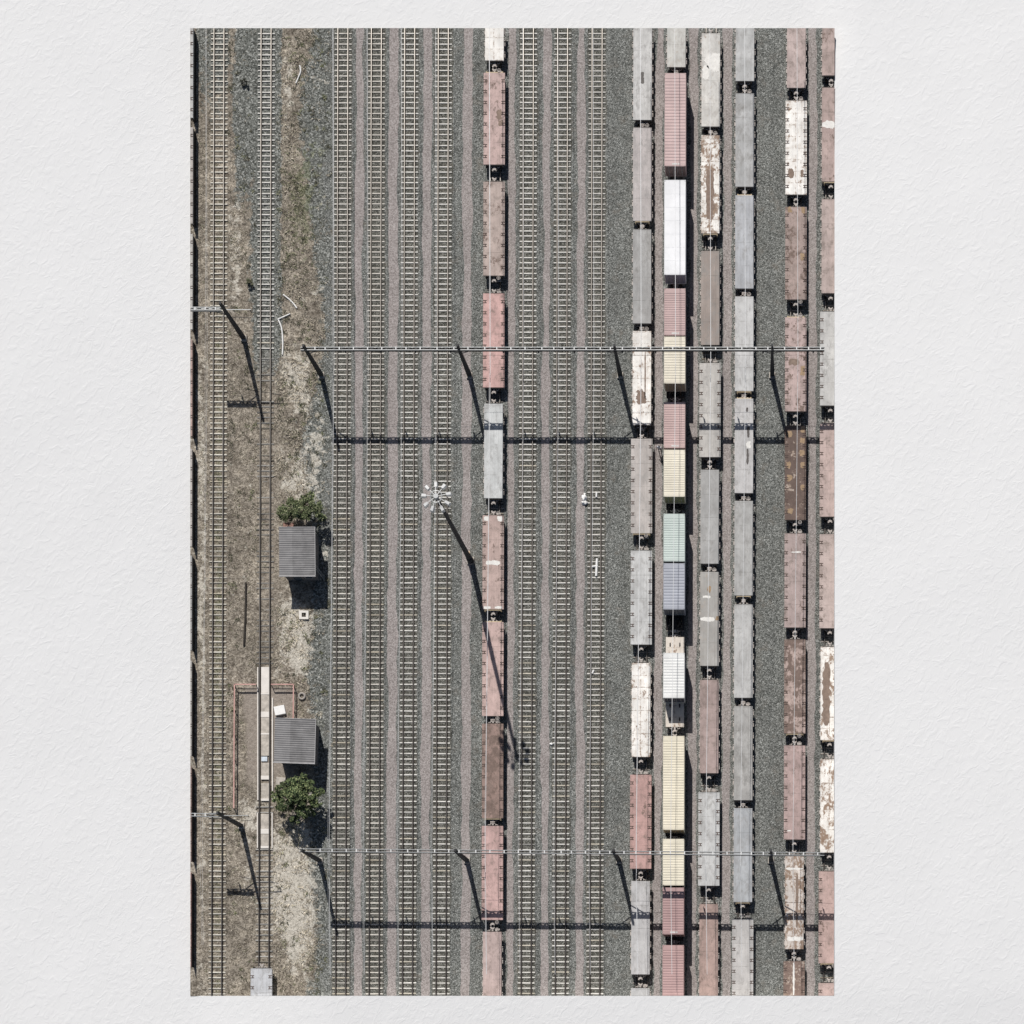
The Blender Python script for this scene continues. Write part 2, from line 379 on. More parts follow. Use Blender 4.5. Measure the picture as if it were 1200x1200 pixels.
# ------------------------------------------------------------------ the plaster wall around the yard
def sstep(a, b, x):
    t = min(1, max(0, (x-a)/(b-a))); return t*t*(3-2*t)
def wall_z(px, py):  # raised south and east to escape yard shadows; bowed to grade its brightness
    v = (py - T0) / 1134.0
    zw = -0.06 - 1.2*max(0, (0.5 - max(v, -0.1)))**2*2.2
    vv = min(1.0, max(0, v)); ze = 0.6 + 3.25*(1-(1-vv)**1.6)
    if v > 1: ze -= 0.9*min(0.1, v-1)*5
    if v < 0: ze = 0.6 + 3.5*max(v, -0.2)
    s = sstep(L0, 400, px) if py >= B0-1 else (1.0 if px > 900 else 0.0)
    if v <= 1e-6: s = sstep(945, 1010, px)
    return zw*(1-s) + ze*s
def build_wall():
    xs = sorted(set(list(range(-50,1260,22)) + [-900,-600,-350,-150,1350,1500,1750,2000] + [-60,-30,0,40,80,120,160,200,L0] + list(np.linspace(L0, 340, 14)) + list(np.linspace(340, 952, 14)) + [957,962,967,972] + [R0,984,990,997,1004,1012,1040,1080,1120,1160,1200,1230,1260]))
    ys = sorted(set([-800,-500,-250,-120,1330,1450,1650,1900] + [-60,-45,-30,-15,0,8,16,24,T0] + list(np.linspace(T0, B0, 40)) + [B0,1172,1178,1185,1192,1200,1215,1230,1260]))
    vid = {}; verts = []; faces = []
    def vert(i, j):
        if (i,j) not in vid:
            px, py = xs[i], ys[j]; z = wall_z(px, py)
            vid[(i,j)] = len(verts); verts.append(tuple(G(px, py, z)))
        return vid[(i,j)]
    for i in range(len(xs)-1):
        for j in range(len(ys)-1):
            if xs[i] >= L0 and xs[i+1] <= R0 and ys[j] >= T0 and ys[j+1] <= B0: continue
            faces.append((vert(i,j), vert(i,j+1), vert(i+1,j+1), vert(i+1,j)))
    # added inner faces, south and east, where plaster is raised clear of yard shadows
    def skirt(a, b):
        n = len(verts); va = Vector(verts[a]); vb = Vector(verts[b])
        verts.extend([tuple(va), tuple(vb), (vb.x, vb.y, -1.5), (va.x, va.y, -1.5)]); faces.append((n, n+1, n+2, n+3))
    iR = xs.index(R0); jB = ys.index(B0)
    for j in range(len(ys)-1):
        if ys[j] >= T0 and ys[j+1] <= B0: skirt(vid[(iR,j+1)], vid[(iR,j)])
    for i in range(len(xs)-1):
        if xs[i] >= L0 and xs[i+1] <= R0: skirt(vid[(i,jB)], vid[(i+1,jB)])
    me = bpy.data.meshes.new('wall'); me.from_pydata(verts, [], faces); me.materials.append(M['plaster'])
    o = link('wall', me); shade_smooth(o)
    tag(o, 'white roughly trowelled plaster wall surrounding the whole railway yard', 'wall')
build_wall()

# ------------------------------------------------------------------ ground
def blob(px, py, cx, cy, rx, ry):
    return math.exp(-(((px-cx)/rx)**2 + ((py-cy)/ry)**2))
def ground_mask(px, py):
    dx = px - drift(py)
    n = mnoise.noise(Vector((px*0.03, py*0.012, 0)))*0.5 + 0.25*mnoise.noise(Vector((px*0.09, py*0.05, 5)))
    px = px + 9*n; gravel = 0.0
    # right hand margin along the first clean track
    edge = 372 - 30*blob(px, py, 372, 120, 60, 60) - 14*blob(px,py,372,1090,80,60) + 8*math.sin(py*0.02) - 8*blob(px,py,365,490,60,70) 
    if py > 600: edge = 366 + 5*math.sin(py*0.03)
    gravel = max(gravel, sstep(edge-14, edge+10, px))
    # bed of the second track is still clean in its upper part
    gravel = max(gravel, sstep(290, 300, px)*(1-sstep(326, 334, px))*(1-sstep(400, 470, py)))
    # grey ground between the two left tracks at the top
    gravel = max(gravel, sstep(268, 278, px)*(1-sstep(300, 312, px))*(1-sstep(170, 300, py + 60*n)))
    gravel = max(gravel, 0.8*sstep(228, 236, px)*(1-sstep(262, 274, px))*(1-sstep(70, 190, py)))
    gravel = max(gravel, 0.6*blob(px, py, 298, 330, 8, 60))
    gravel += 0.25*n
    pale = 0.9*blob(px,py,352,455,11,40) + 0.9*blob(px,py,351,772,12,26) + 1.25*blob(px,py,345,1055,24,65) + 0.6*blob(px,py,335,105,8,80)*0.8 + 0.75*blob(px,py,290,955,16,22) + 0.5*blob(px,py,350,1110,14,30) + 0.55*blob(px,py,277,300,8,80)+0.5*blob(px,py,352,560,14,30)+ 0.5*blob(px,py,236,560,5,200) + 0.5*blob(px,py,238,900,4,300)
    pale += 0.5*blob(px,py,372,520,10,60) + 0.7*blob(px,py,330,1010,9,30) + 0.55*blob(px,py,338,430,9,30) + 0.5*blob(px,py,340,560,12,25) + 0.5*blob(px,py,330,745,8,40) + 0.45*blob(px,py,360,880,6,30)
    big = mnoise.noise(Vector((px*0.022, py*0.016, 31))) + 0.6*mnoise.noise(Vector((px*0.06, py*0.05, 37)))
    pale += 0.35*n + 0.42*max(0, big) * (1.0 if px > 318 else 0.45)
    pale += 0.9*blob(px,py,352,742,14,22) + 0.6*blob(px,py,345,715,16,14) + 0.5*blob(px,py,290,1020,8,40) + 0.7*blob(px,py,352,895+85,10,14)
    green = 0.7*blob(px,py,352,255,20,55) + 0.6*blob(px,py,256.5,700,7,420)*(1 if py > 240 else 0.2) + 0.4*blob(px,py,365,180,18,40)
    big2 = mnoise.noise(Vector((px*0.03, py*0.02, 57)))
    green += 0.3*n - 0.10 + 0.4*max(0, big2)*(1.0 if px > 322 else 0.1)
    dirt = 0.0
    if 276 < px < 345 and 803 < py < 925: dirt = min(1, sstep(284, 290, px + 6*n))*(1-sstep(338,346,px))*sstep(803,806,py)*(1-sstep(895,930,py+30*n))
    dirt = max(dirt, 0.7*blob(px,py,315,600,8,130)*(0.6+n)) 
    return [min(1,max(0,gravel)), min(1,max(0,pale)), min(1,max(0,green)), min(1,max(0,dirt))]
def build_ground():
    x0, y1 = gp(L0, T0); x1, y0 = gp(R0, B0)
    y0 -= 0.02
    xa = list(np.linspace(x0, gp(400,0)[0], 74)) + list(np.linspace(gp(400,0)[0], x1, 20))[1:]
    ya = list(np.linspace(y0, y1, 300))
    verts = []; masks = []
    for y in ya:
        for x in xa:
            px, py = 600+x*10, 600-y*10
            mk = ground_mask(px, py) if px < 402 else [1,0,0,0]
            z = 0.0
            if px < 392 and px > 232:
                z = 0.05*mnoise.noise(Vector((x*0.9, y*0.9, 3))) * (1-mk[3]) * (0.3 + 0.7*(1-mk[0]))
                z -= 0.02
            verts.append((x, y, z)); masks += mk
    nx = len(xa); faces = []
    for j in range(len(ya)-1):
        for i in range(nx-1):
            a = j*nx+i; faces.append((a, a+1, a+nx+1, a+nx))
    # sides of the slab
    n = len(verts); c = [(x0,y0),(x1,y0),(x1,y1),(x0,y1)]
    verts += [(x,y,-0.06) for x,y in c] + [(x,y,-2.0) for x,y in c]; masks += [1,0,0,0]*8
    for i in range(4):
        j = (i+1) % 4; faces.append((n+i, n+4+i, n+4+j, n+j))
    me = bpy.data.meshes.new('ground'); me.from_pydata(verts, [], faces)
    at = me.color_attributes.new('mask', 'FLOAT_COLOR', 'POINT'); at.data.foreach_set('color', masks)
    me.materials.append(M['ground'])
    o = link('ground', me); tag(o, kind='structure')
build_ground()

def strip(name, pxa, pxb, z, mat, jit, step=0.45, zf=None):
    """long ground sheet between two survey lines, edges ragged"""
    y1 = gp(0, T0)[1]; y0 = gp(0, B0)[1]
    n = int((y1-y0)/step); vs = []; fs = []
    ja = jb = 0.0
    for i in range(n+1):
        y = y0 + (y1-y0)*i/n; py = 600-10*y
        ja = ja*0.75 + random.uniform(-jit, jit); jb = jb*0.75 + random.uniform(-jit, jit)
        fa = ja + jit*2.2*mnoise.noise(Vector((pxa, y*0.12, 1))); fb = jb + jit*2.2*mnoise.noise(Vector((pxb, y*0.12, 2)))
        xa = (pxa + drift(py) - 600)/10 + fa; xb = (pxb + drift(py) - 600)/10 + fb
        if pxb >= R0: xb = (R0-600)/10
        vs += [(xa, y, z), (xb, y, z)]
        if i: k = 2*i; fs.append((k-2, k-1, k+1, k))
    me = bpy.data.meshes.new(name); me.from_pydata(vs, [], fs); me.materials.append(mat)
    o = link(name, me); tag(o, kind='structure'); return o
strip('ballast_bed', 386, R0+5, 0.012, M['ballast'], 0.28)
for a, b in ((417.5,426.2),(456.3,466.6),(496,506.2),(543,553.5),(596,604),(636.5,645.2),(677,686),(768.5,777.5),(808.5,818),(848.5,858.5),(947.8,957.5)):
    strip('path', a, b, 0.02, M['path'], 0.075)

for c_ in (402.3,441.5,480.6,519.9,619.6,659.6,700.0):
    strip('track_bed', c_-10.5, c_+10.5, 0.018, M['bed'], 0.06)

# ------------------------------------------------------------------ railway tracks
mb = MB(); mb.box(-1.0, 1.0, -0.074, 0.074, 0.0, 0.075, 0, 0.02); SLEEPER = mb.mesh('sleeper', M['sleeper'])
SL_STEP = 0.625
def rail_obj(root, dx, y0, y1):
    m = MB()
    m.box(dx-0.10, dx+0.10, y0, y1, 0.076, 0.10, 1)
    m.box(dx-0.02, dx+0.02, y0, y1, 0.10, 0.20, 1)
    m.box(dx-0.042, dx+0.042, y0, y1, 0.20, 0.24, 0, 0.008)
    m.build('rail', [M['rail'], M['railfoot']], root)
def track(x0px, label, gaps=None, buried=None, zoff=0.0, tone=(.70,.68,.635), skip=None):
    ymid_px = 600.0
    x, y = gp(x0px + drift(ymid_px), ymid_px)
    root = empty('railway_track', (x, y, zoff), ROT)
    tag(root, label, 'railway track', 'railway tracks in the yard')
    ytop = gp(0, T0, 0.2)[1] - y; ybot = gp(0, B0)[1] - y
    for s in (-1, 1): rail_obj(root, s*0.585, ybot, ytop)
    rest = MB(); indiv = 0
    k = 0; yy = ybot + 0.25
    while yy < ytop - 0.15:
        py = 600 - (y+yy)*10
        j = random.uniform(-0.03, 0.03)
        if skip and skip(py): yy += SL_STEP; continue
        if gaps is not None: single = any(a-4 <= py <= b+4 for a, b in gaps)
        else: single = indiv < 100
        if single and indiv < 100:
            o = link('sleeper', SLEEPER, root, (random.uniform(-0.03,0.03), yy+j, 0.0))
            o.rotation_euler = (0, 0, random.uniform(-0.012, 0.012))
            c = list(tone); 
            r = random.random()
            if r < 0.12: c = [c[0]*0.80, c[1]*0.76, c[2]*0.68]
            if r > 0.95: c = [v*0.6 for v in c]
            if buried:
                f, dz = buried(py); c = [v*f for v in c]; o.location.z = dz
            o.color = (*c, 1); indiv += 1
        else:
            dz = buried(py)[1] if buried else 0.0
            rest.box(-1.0, 1.0, yy-0.074+j, yy+0.074+j, dz, 0.075+dz, 0, 0.02)
        yy += SL_STEP
    if rest.v:
        o = rest.build('sleepers', M['sleeper'], root); o['kind'] = 'stuff'; o.color = (*tone, 1)
        if buried: f = buried(200)[0]; o.color = (tone[0]*f, tone[1]*f, tone[2]*f, 1)
    return root
def bury1(py):
    if py < 90: return (1.0, 0)
    return (random.uniform(0.85, 1.2), random.choice((0.0, -0.01, -0.03)))
def bury2(py):
    if py < 410: return (1.05, 0.0)
    if py < 800: return (random.uniform(0.25, 0.5), random.choice((-0.03, -0.06, -0.1)))
    return (random.uniform(0.45, 0.8), random.choice((0.0, -0.03, -0.06)))
TRK = {'T1':257.2,'T2':312.4,'T3':402.3,'T4':441.5,'T5':480.6,'T6':519.9,'A':581.2,'T7':619.6,'T8':659.6,'T9':700.0,'B':754.0,'C':793.3,'D':833.5,'E':873.2,'F':933.2,'G':974.0,'H':217.7}
track(TRK['T1'], 'overgrown railway track with grass between its rails, nearest the left edge', buried=bury1, tone=(.62,.59,.52))
track(TRK['T2'], 'half buried railway track running past the two corrugated huts', buried=bury2, skip=lambda py: 778 < py < 943 or 953 < py < 994)
track(TRK['T3'], 'empty railway track next to the weedy verge and huts', tone=(.67,.64,.585))
track(TRK['T4'], 'empty railway track, second to the right of the huts', tone=(.63,.595,.535))
track(TRK['T5'], 'empty railway track, third to the right of the huts')
track(TRK['T6'], 'empty railway track passing just left of the tall floodlight mast')
track(TRK['T7'], 'empty railway track just right of the lone wagon row')
track(TRK['T8'], 'empty railway track, middle of the three right of the lone wagon row')
track(TRK['T9'], 'empty railway track littered with white sacks and poles', tone=(.67,.645,.60))

# ------------------------------------------------------------------ flat wagons
# rows: (y0, y1, type, colour, material, patch amount, look)
WHITE=(.90,.87,.82); LG=(.56,.555,.54); GR=(.40,.395,.385); BL=(.41,.43,.45); PP=(.58,.42,.385); PR=(.60,.36,.325)
PB=(.47,.335,.295); BR=(.33,.225,.19); RU=(.16,.11,.09); TAN=(.50,.455,.42); BEI=(.54,.515,.475)
ROWS = {
'A': ('lone row among empty tracks', [
  (20,71,'N',WHITE,'deckwhite',.08,'white flat wagon'),
  (85,193,'W',PP,'deck',.22,'pale pink flat wagon with brown stain'),
  (213,323,'W',(.50,.40,.355),'deck',.30,'dusty pinkish brown flat wagon'),
  (344,454,'W',(.64,.40,.365),'deck',.06,'clean pink flat wagon'),
  (473,584,'N',(.60,.61,.60),'deckgrey',.10,'light grey flat wagon crossed by gantry shadow'),
  (604,714,'W',(.50,.37,.33),'deck',.25,'worn pink flat wagon with white band across'),
  (729,839,'W',(.58,.415,.375),'deck',.12,'pink flat wagon under the mast shadow'),
  (848,959,'W',BR,'deck',.48,'dark brownish red flat wagon'),
  (968,1078,'W',(.57,.375,.345),'deck',.06,'pink flat wagon below the dark brown one'),
  (1092,1210,'N',(.52,.40,.37),'deck',.10,'plain pink flat wagon with smooth sides')]),
'B': ('row left of containers', [
  (20,140.6,'N',(.60,.59,.57),'deckgrey',.18,'light grey flat wagon with dark scuff'),
  (149.5,259,'N',(.51,.465,.45),'deckgrey',.15,'pinkish grey flat wagon'),
  (269,379,'N',GR,'deckgrey',.25,'mid grey flat wagon'),
  (388,498,'N',WHITE,'deckwhite',.30,'white flat wagon flaking at one end'),
  (514,625,'W',(.52,.475,.445),'deckgrey',.08,'tan grey flat wagon with notched edges'),
  (645,755.6,'W',(.57,.57,.56),'deckgrey',.05,'clean pale grey flat wagon with notched edges'),
  (777,887,'N',WHITE,'deckwhite',.34,'white flat wagon spotted with rust'),
  (908,1018,'W',(.53,.33,.30),'deck',.18,'faded red flat wagon with notched edges'),
  (1032.5,1142,'N',(.52,.51,.505),'deckgrey',.10,'grey flat wagon crossed by gantry shadow'),
  (1158,1215,'N',(.50,.50,.50),'deckgrey',.10,'grey flat wagon cut by bottom edge')]),
'D': ('row right of containers', [
  (39,148.3,'N',(.66,.64,.60),'deckmix',.18,'pale grey flat wagon with white patches'),
  (158.5,273.5,'N',WHITE,'deckwhite',.46,'white flat wagon peeling to brown'),
  (294,404.5,'N',(.36,.30,.265),'deckgrey',.30,'grey brown flat wagon'),
  (425.6,535.6,'W',(.55,.525,.49),'deckgrey',.05,'beige flat wagon with notched edges'),
  (550.5,660.6,'N',(.42,.415,.405),'deckgrey',.20,'grey flat wagon'),
  (670,780.6,'N',(.41,.395,.37),'deckmix',.14,'grey flat wagon with white break across'),
  (797,906,'N',(.42,.32,.295),'deck',.08,'pinkish brown flat wagon'),
  (928.8,1037.8,'W',(.58,.58,.57),'deckgrey',.12,'light grey flat wagon with notched edges'),
  (1059.5,1215,'N',(.45,.32,.28),'deck',.24,'pinkish red flat wagon cut by bottom edge')]),
'E': ('all grey row', [
  (20,95,'N',(.52,.52,.51),'deckgrey',.12,'grey flat wagon cut by top edge'),
  (109.5,218.8,'N',(.45,.45,.445),'deckgrey',.25,'grey flat wagon with faint square panels'),
  (228.8,338.2,'N',(.45,.46,.48),'deckgrey',.15,'bluish grey flat wagon'),
  (347.5,458.2,'N',(.58,.575,.565),'deckgrey',.06,'pale grey flat wagon under the upper gantry'),
  (467,578,'N',(.56,.545,.535),'deckgrey',.10,'pale grey flat wagon with dark oil streaks'),
  (587,698,'N',(.46,.455,.44),'deckgrey',.25,'mottled grey flat wagon'),
  (708.5,817.7,'N',(.54,.535,.52),'deckgrey',.06,'plain pale grey flat wagon'),
  (827.5,938,'N',(.44,.43,.41),'deckgrey',.28,'brownish grey flat wagon'),
  (947,1057.5,'N',(.44,.455,.47),'deckgrey',.2,'blue grey flat wagon under the lower gantry'),
  (1077,1215,'W',(.52,.50,.48),'deckgrey',.06,'grey flat wagon with notched edges')]),
'F': ('row beside wide gravel strip', [
  (20,103,'N',(.53,.42,.39),'deck',.14,'pink flat wagon cut by top edge'),
  (118,228,'W',WHITE,'deckwhite',.26,'white flat wagon with brown blotches'),
  (242.5,351,'W',(.42,.32,.285),'deck',.38,'brown flat wagon with ochre stains'),
  (372,482,'W',(.53,.40,.37),'deck',.33,'pinkish flat wagon with brown patches'),
  (499,609.5,'W',RU,'deckrust',.30,'dark rusted flat wagon with ochre squares'),
  (625,735.6,'W',(.46,.36,.335),'deck',.20,'dull pink flat wagon'),
  (749.5,859.5,'W',(.50,.38,.335),'deck',.56,'badly rusted pink flat wagon'),
  (873.8,983.8,'W',(.48,.35,.325),'deck',.20,'pink flat wagon with one white mark'),
  (1002,1112.5,'N',(.66,.60,.55),'deckwhite',.50,'white and brown peeling flat wagon'),
  (1126.5,1215,'W',(.24,.165,.135),'deckrust',.36,'dark brown flat wagon with white cracks')]),
'G': ('row cut by right edge', [
  (20,88.5,'N',(.48,.37,.335),'deck',.25,'mottled pink brown flat wagon'),
  (102.5,213,'N',(.49,.37,.335),'deck',.22,'pink brown flat wagon with white smear'),
  (233.5,343.8,'N',(.50,.40,.365),'deck',.10,'dusty pink flat wagon'),
  (365,475.5,'W',(.54,.53,.51),'deckgrey',.08,'pale grey flat wagon'),
  (496,605.7,'W',(.52,.40,.365),'deck',.16,'faded pink flat wagon with gantry shadow'),
  (626,736.3,'W',(.52,.42,.385),'deck',.10,'pinkish beige flat wagon'),
  (758,867.5,'N',WHITE,'deckwhite',.36,'white flat wagon with brown strip'),
  (890,999,'N',WHITE,'deckwhite',.42,'white flat wagon with rust down one side'),
  (1021,1129,'W',(.52,.37,.335),'deck',.22,'stained pink flat wagon'),
  (1152,1215,'W',(.50,.37,.34),'deck',.16,'pink flat wagon in the bottom corner')]),
'H': ('row cut by left edge', [
  (20,138,'W',LG,'deckgrey',.1,'grey flat wagon'),
  (149,262,'W',TAN,'deckgrey',.1,'tan flat wagon'),
  (274,386,'W',BEI,'deckgrey',.1,'beige flat wagon'),
  (398,511,'W',PB,'deck',.2,'brown flat wagon'),
  (526,640,'W',TAN,'deckgrey',.1,'dull tan flat wagon'),
  (651,762,'W',GR,'deckgrey',.1,'dark grey flat wagon'),
  (774,886,'W',BEI,'deckgrey',.1,'pale beige flat wagon'),
  (898,1010,'W',PB,'deck',.2,'red brown flat wagon'),
  (1022,1134,'W',PR,'deck',.1,'faded red flat wagon')]),
}
ORD = ['topmost','second','third','fourth','fifth','sixth','seventh','eighth','ninth','tenth','eleventh','twelfth']
DZ = 1.25
HALF = 5.44      # half length of a standard deck
def mute(c):
    g_ = sum(c)/3; return tuple((g_ + (v-g_)*0.92)*0.93 for v in c)
def deck_mesh(kind, hl):
    m = MB()
    hw = 1.245 if kind == 'W' else 1.085
    if kind == 'W':
        m.box(-hw, hw, -hl, hl, DZ-0.10, DZ, 0, 0.015)
    else:
        m.box(-hw, hw, -hl, hl, DZ-0.12, DZ, 0, 0.02)
    return m
def sill_mesh(kind, hl, s, deep=False):
    m = MB(); hw = 1.245 if kind == 'W' else 1.085
    x = s*(hw-0.05)
    m.box(min(x-0.05*s, x+0.03*s), max(x-0.05*s, x+0.03*s), -hl+0.05, hl-0.05, DZ-0.42, DZ-0.102, 0)
    if deep: m.box(min(x-0.9*s, x+0.03*s), max(x-0.9*s, x+0.03*s), -hl+0.1, hl-0.1, -0.03, DZ-0.421, 1)  # solid dark block down to the ground, added to stand in for shade
    if kind == 'N':                                   # lashing brackets stand proud of the sill
        n = 8
        for i in range(n):
            y = -hl+0.75 + i*(2*hl-1.5)/(n-1)
            x0 = s*(hw-0.02); x1 = s*(hw+0.13)
            m.box(min(x0,x1), max(x0,x1), y-0.22, y+0.22, DZ-0.52, DZ-0.28, 1)
            m.box(min(x0,x1), max(x0,x1), y+0.32, y+0.42, DZ-0.40, DZ-0.20, 1)
    return m
def pocket_mesh(s):
    m = MB(); hw = 1.245
    for dy in (-0.13, 0.13):
        x0, x1 = s*(hw-0.42), s*(hw+0.02)
        m.box(min(x0,x1), max(x0,x1), dy-0.035, dy+0.035, DZ+0.002, DZ+0.03, 0)
    x0, x1 = s*(hw-0.30), s*(hw-0.20)
    m.box(min(x0,x1), max(x0,x1), -0.085, 0.085, DZ+0.002, DZ+0.03, 0)
    return m
def under_mesh(hl):
    m = MB()
    m.box(-0.28, 0.28, -hl+0.15, hl-0.15, DZ-0.55, DZ-0.125)
    for i in range(7):
        y = -hl+0.6 + i*(2*hl-1.2)/6
        m.box(-0.98, 0.98, y-0.07, y+0.07, DZ-0.40, DZ-0.13)
    return m
def bogie_mesh(yc):
    m = MB()
    for s in (-1, 1):
        m.box(s*0.86-0.09, s*0.86+0.09, yc-1.05, yc+1.05, 0.50, 0.72)
        m.box(s*0.86-0.14, s*0.86+0.14, yc-0.30, yc+0.30, 0.42, 0.80)
    m.box(-0.86, 0.86, yc-0.18, yc+0.18, 0.50, 0.66)
    return m
def wheel_mesh(yc):
    m = MB()
    for s in (-1, 1):
        m.tube((s*0.535, yc, 0.66), (s*0.635, yc, 0.66), 0.42, 0.42, 14)
        m.tube((s*0.495, yc, 0.66), (s*0.535, yc, 0.66), 0.45, 0.45, 14)
    m.tube((-0.85, yc, 0.66), (0.85, yc, 0.66), 0.07, 0.07, 8)
    return m
def coupler_mesh(s, hl):
    m = MB(); y = s*hl
    def b(x0, x1, ya, yb, z0, z1, mi=0): m.box(x0, x1, min(y+s*ya, y+s*yb), max(y+s*ya, y+s*yb), z0, z1, mi)
    b(-0.10, 0.10, -0.1, 0.42, 0.80, 1.00)
    b(-0.20, 0.20, 0.34, 0.52, 0.78, 1.02)
    b(-0.28, -0.12, 0.46, 0.62, 0.80, 1.00)
    b(0.14, 0.24, 0.50, 0.60, 0.80, 1.00)
    for q in (-1, 1):                                   # air hoses and uncoupling levers
        m.path([(q*0.20, y, 0.95), (q*0.42, y+s*0.22, 0.92), (q*0.62, y+s*0.10, 0.95)], 0.045, 5)
        m.path([(q*0.34, y, 0.9), (q*0.30, y+s*0.34, 0.72), (q*0.12, y+s*0.50, 0.62)], 0.04, 5)
    return m
def beam_mesh(s, hl, hw):
    m = MB(); y = s*hl
    ya, yb = y+s*0.005, y+s*0.10
    m.box(-hw+0.25, hw-0.25, min(ya,yb), max(ya,yb), DZ-0.40, DZ-0.05)
    for q in (-1, 1): m.box(q*(hw-0.3)-0.06, q*(hw-0.3)+0.06, min(yb,yb+s*.10), max(yb,yb+s*.10), DZ-0.50, DZ-0.12)
    return m
def handwheel_mesh(s, hl):
    m = MB(); y = s*(hl+0.26); x = 0.55
    n = 12
    pts = [(x+0.2*math.cos(2*math.pi*i/n), y+0.2*math.sin(2*math.pi*i/n), DZ+0.0) for i in range(n+1)]
    m.path(pts, 0.03, 5)
    m.tube((x, y, DZ-0.45), (x, y, DZ+0.02), 0.03); m.bar((x-0.2,y,DZ),(x+0.2,y,DZ),0.04,0.03); m.bar((x,y-0.2,DZ),(x,y+0.2,DZ),0.04,0.03)
    m.box(x-0.25, x+0.25, y-0.22, y+0.2, DZ-0.55, DZ-0.50)
    return m
CACHE = {}
def cached(key, fn, mats):
    if key not in CACHE: CACHE[key] = fn().mesh(key[0], mats)
    return CACHE[key]
def wagon(row, i, n, spec, look_row, z_img=DZ):
    y0, y1, kind, colr, mat, amt, look = spec
    ym = (y0+y1)/2
    # survey position of the deck centre
    X0 = TRK[row]
    ya = gp(0, y0, DZ)[1]; yb = gp(0, y1, DZ)[1]
    hl = (ya-yb)/2; yc = (ya+yb)/2
    if abs(hl-HALF) < 0.14: hl = round(hl/0.04)*0.04
    if y1 > 1190: yc = ya - HALF; hl = HALF
    if y0 < 30:  yc = yb + HALF; hl = HALF
    pyc = 600 - yc*10
    x = (X0 + drift(pyc) - 600)/10
    root = empty('flat_wagon', (x, yc, 0), ROT)
    full = f'{look}, {ORD[i]} in the {look_row}'
    tag(root, full, 'flat wagon', 'flat wagons standing in rows')
    k = round(hl, 2)
    hw = 1.245 if kind == 'W' else 1.085
    d = link('deck', cached(('deck', kind, k, mat), lambda: deck_mesh(kind, hl), [M[mat]]), root); colr = mute(colr); d.color = (*colr, amt)
    for s in (-1, 1):
        o = link('side_sill', cached(('side_sill', kind, k, s, mat, row == 'H'), lambda: sill_mesh(kind, hl, s, row == 'H'), [M[mat], M['under' if row == 'H' else 'coupler']]), root); o.color = (*[c*0.8 for c in colr], amt)
    if kind == 'W':
        for s in (-1, 1):
            me = cached(('stake_pocket', s), lambda: pocket_mesh(s), [M['pocket']])
            for j in range(8):
                link('stake_pocket', me, root, (0, -hl+0.95 + j*(2*hl-1.9)/7, 0))
    link('underframe', cached(('underframe', k), lambda: under_mesh(hl), [M['under']]), root)
    for s in (-1, 1):
        c = s*(hl-1.9)
        bo = link('bogie', cached(('bogie', k, s), lambda: bogie_mesh(c), [M['under']]), root)
        for q in (-0.8, 0.8):
            link('wheelset', cached(('wheelset', k, s, q), lambda: wheel_mesh(c+q), [M['wheel']]), bo)
        link('coupler', cached(('coupler', k, s), lambda: coupler_mesh(s, hl), [M['coupler']]), root)
        bm_ = 'bufferbeam' if (i*5+s*3+len(look)) % 5 == 0 else 'under'
        e = link('end_beam', cached(('end_beam', kind, k, s, bm_), lambda: beam_mesh(s, hl, hw), [M[bm_]]), root)
    if (i*7 + len(row)) % 2 == 0 or kind == 'W':
        s = 1 if (i % 2) else -1
        link('hand_wheel', cached(('hand_wheel', k, s), lambda: handwheel_mesh(s, hl), [M['coupler']]), root)
    return root, hl

CLIPS = []       # (root, plane point, plane normal) : keep the side the normal points to
WAG = {}
for row, (rl, specs) in ROWS.items():
    for i, sp in enumerate(specs):
        r, hl = wagon(row, i, len(specs), sp, rl)
        WAG[(row, i)] = r
        if sp[0] < T0+1: CLIPS.append((r, Vector((0, gp(0, T0, DZ)[1], 0)), Vector((0,-1,0))))
        if sp[1] > B0: CLIPS.append((r, Vector((0, gp(0, B0, 0.9)[1], 0)), Vector((0,1,0))))
        if row == 'G': CLIPS.append((r, Vector((gp(R0, 0, DZ)[0], 0, 0)), Vector((-1,0,0))))
        if row == 'H': CLIPS.append((r, Vector((gp(L0+0.2, 0, DZ)[0], 0, 0)), Vector((1,0,0))))
    gaps = [(a[1], b[0]) for a, b in zip(specs[:-1], specs[1:])]
    nm = {'A':'lone wagon row','B':'wagon row left of the containers','D':'wagon row right of the containers','E':'all grey wagon row','F':'rusty wagon row beside the wide gravel','G':'wagon row cut by the right edge','H':''}[row]
    if row not in ('H',): 
        t = track(TRK[row], f'railway track almost hidden under the {nm}', gaps=gaps, tone=(.34,.31,.28))
        if row == 'G': CLIPS.append((t, Vector((gp(R0, 0, 0.1)[0], 0, 0)), Vector((-1,0,0))))
# lone wagon on the half buried track, cut by the bottom edge
TRK['Z'] = 312.2
r, hl = wagon('Z', 0, 1, (1135,1215,'W',(.60,.61,.63),'deckgrey',.06,'x'), 'x')
r['label'] = 'pale bluish grey flat wagon alone on the half buried left track'
CLIPS.append((r, Vector((0, gp(0, B0, 0.9)[1], 0)), Vector((0,1,0))))

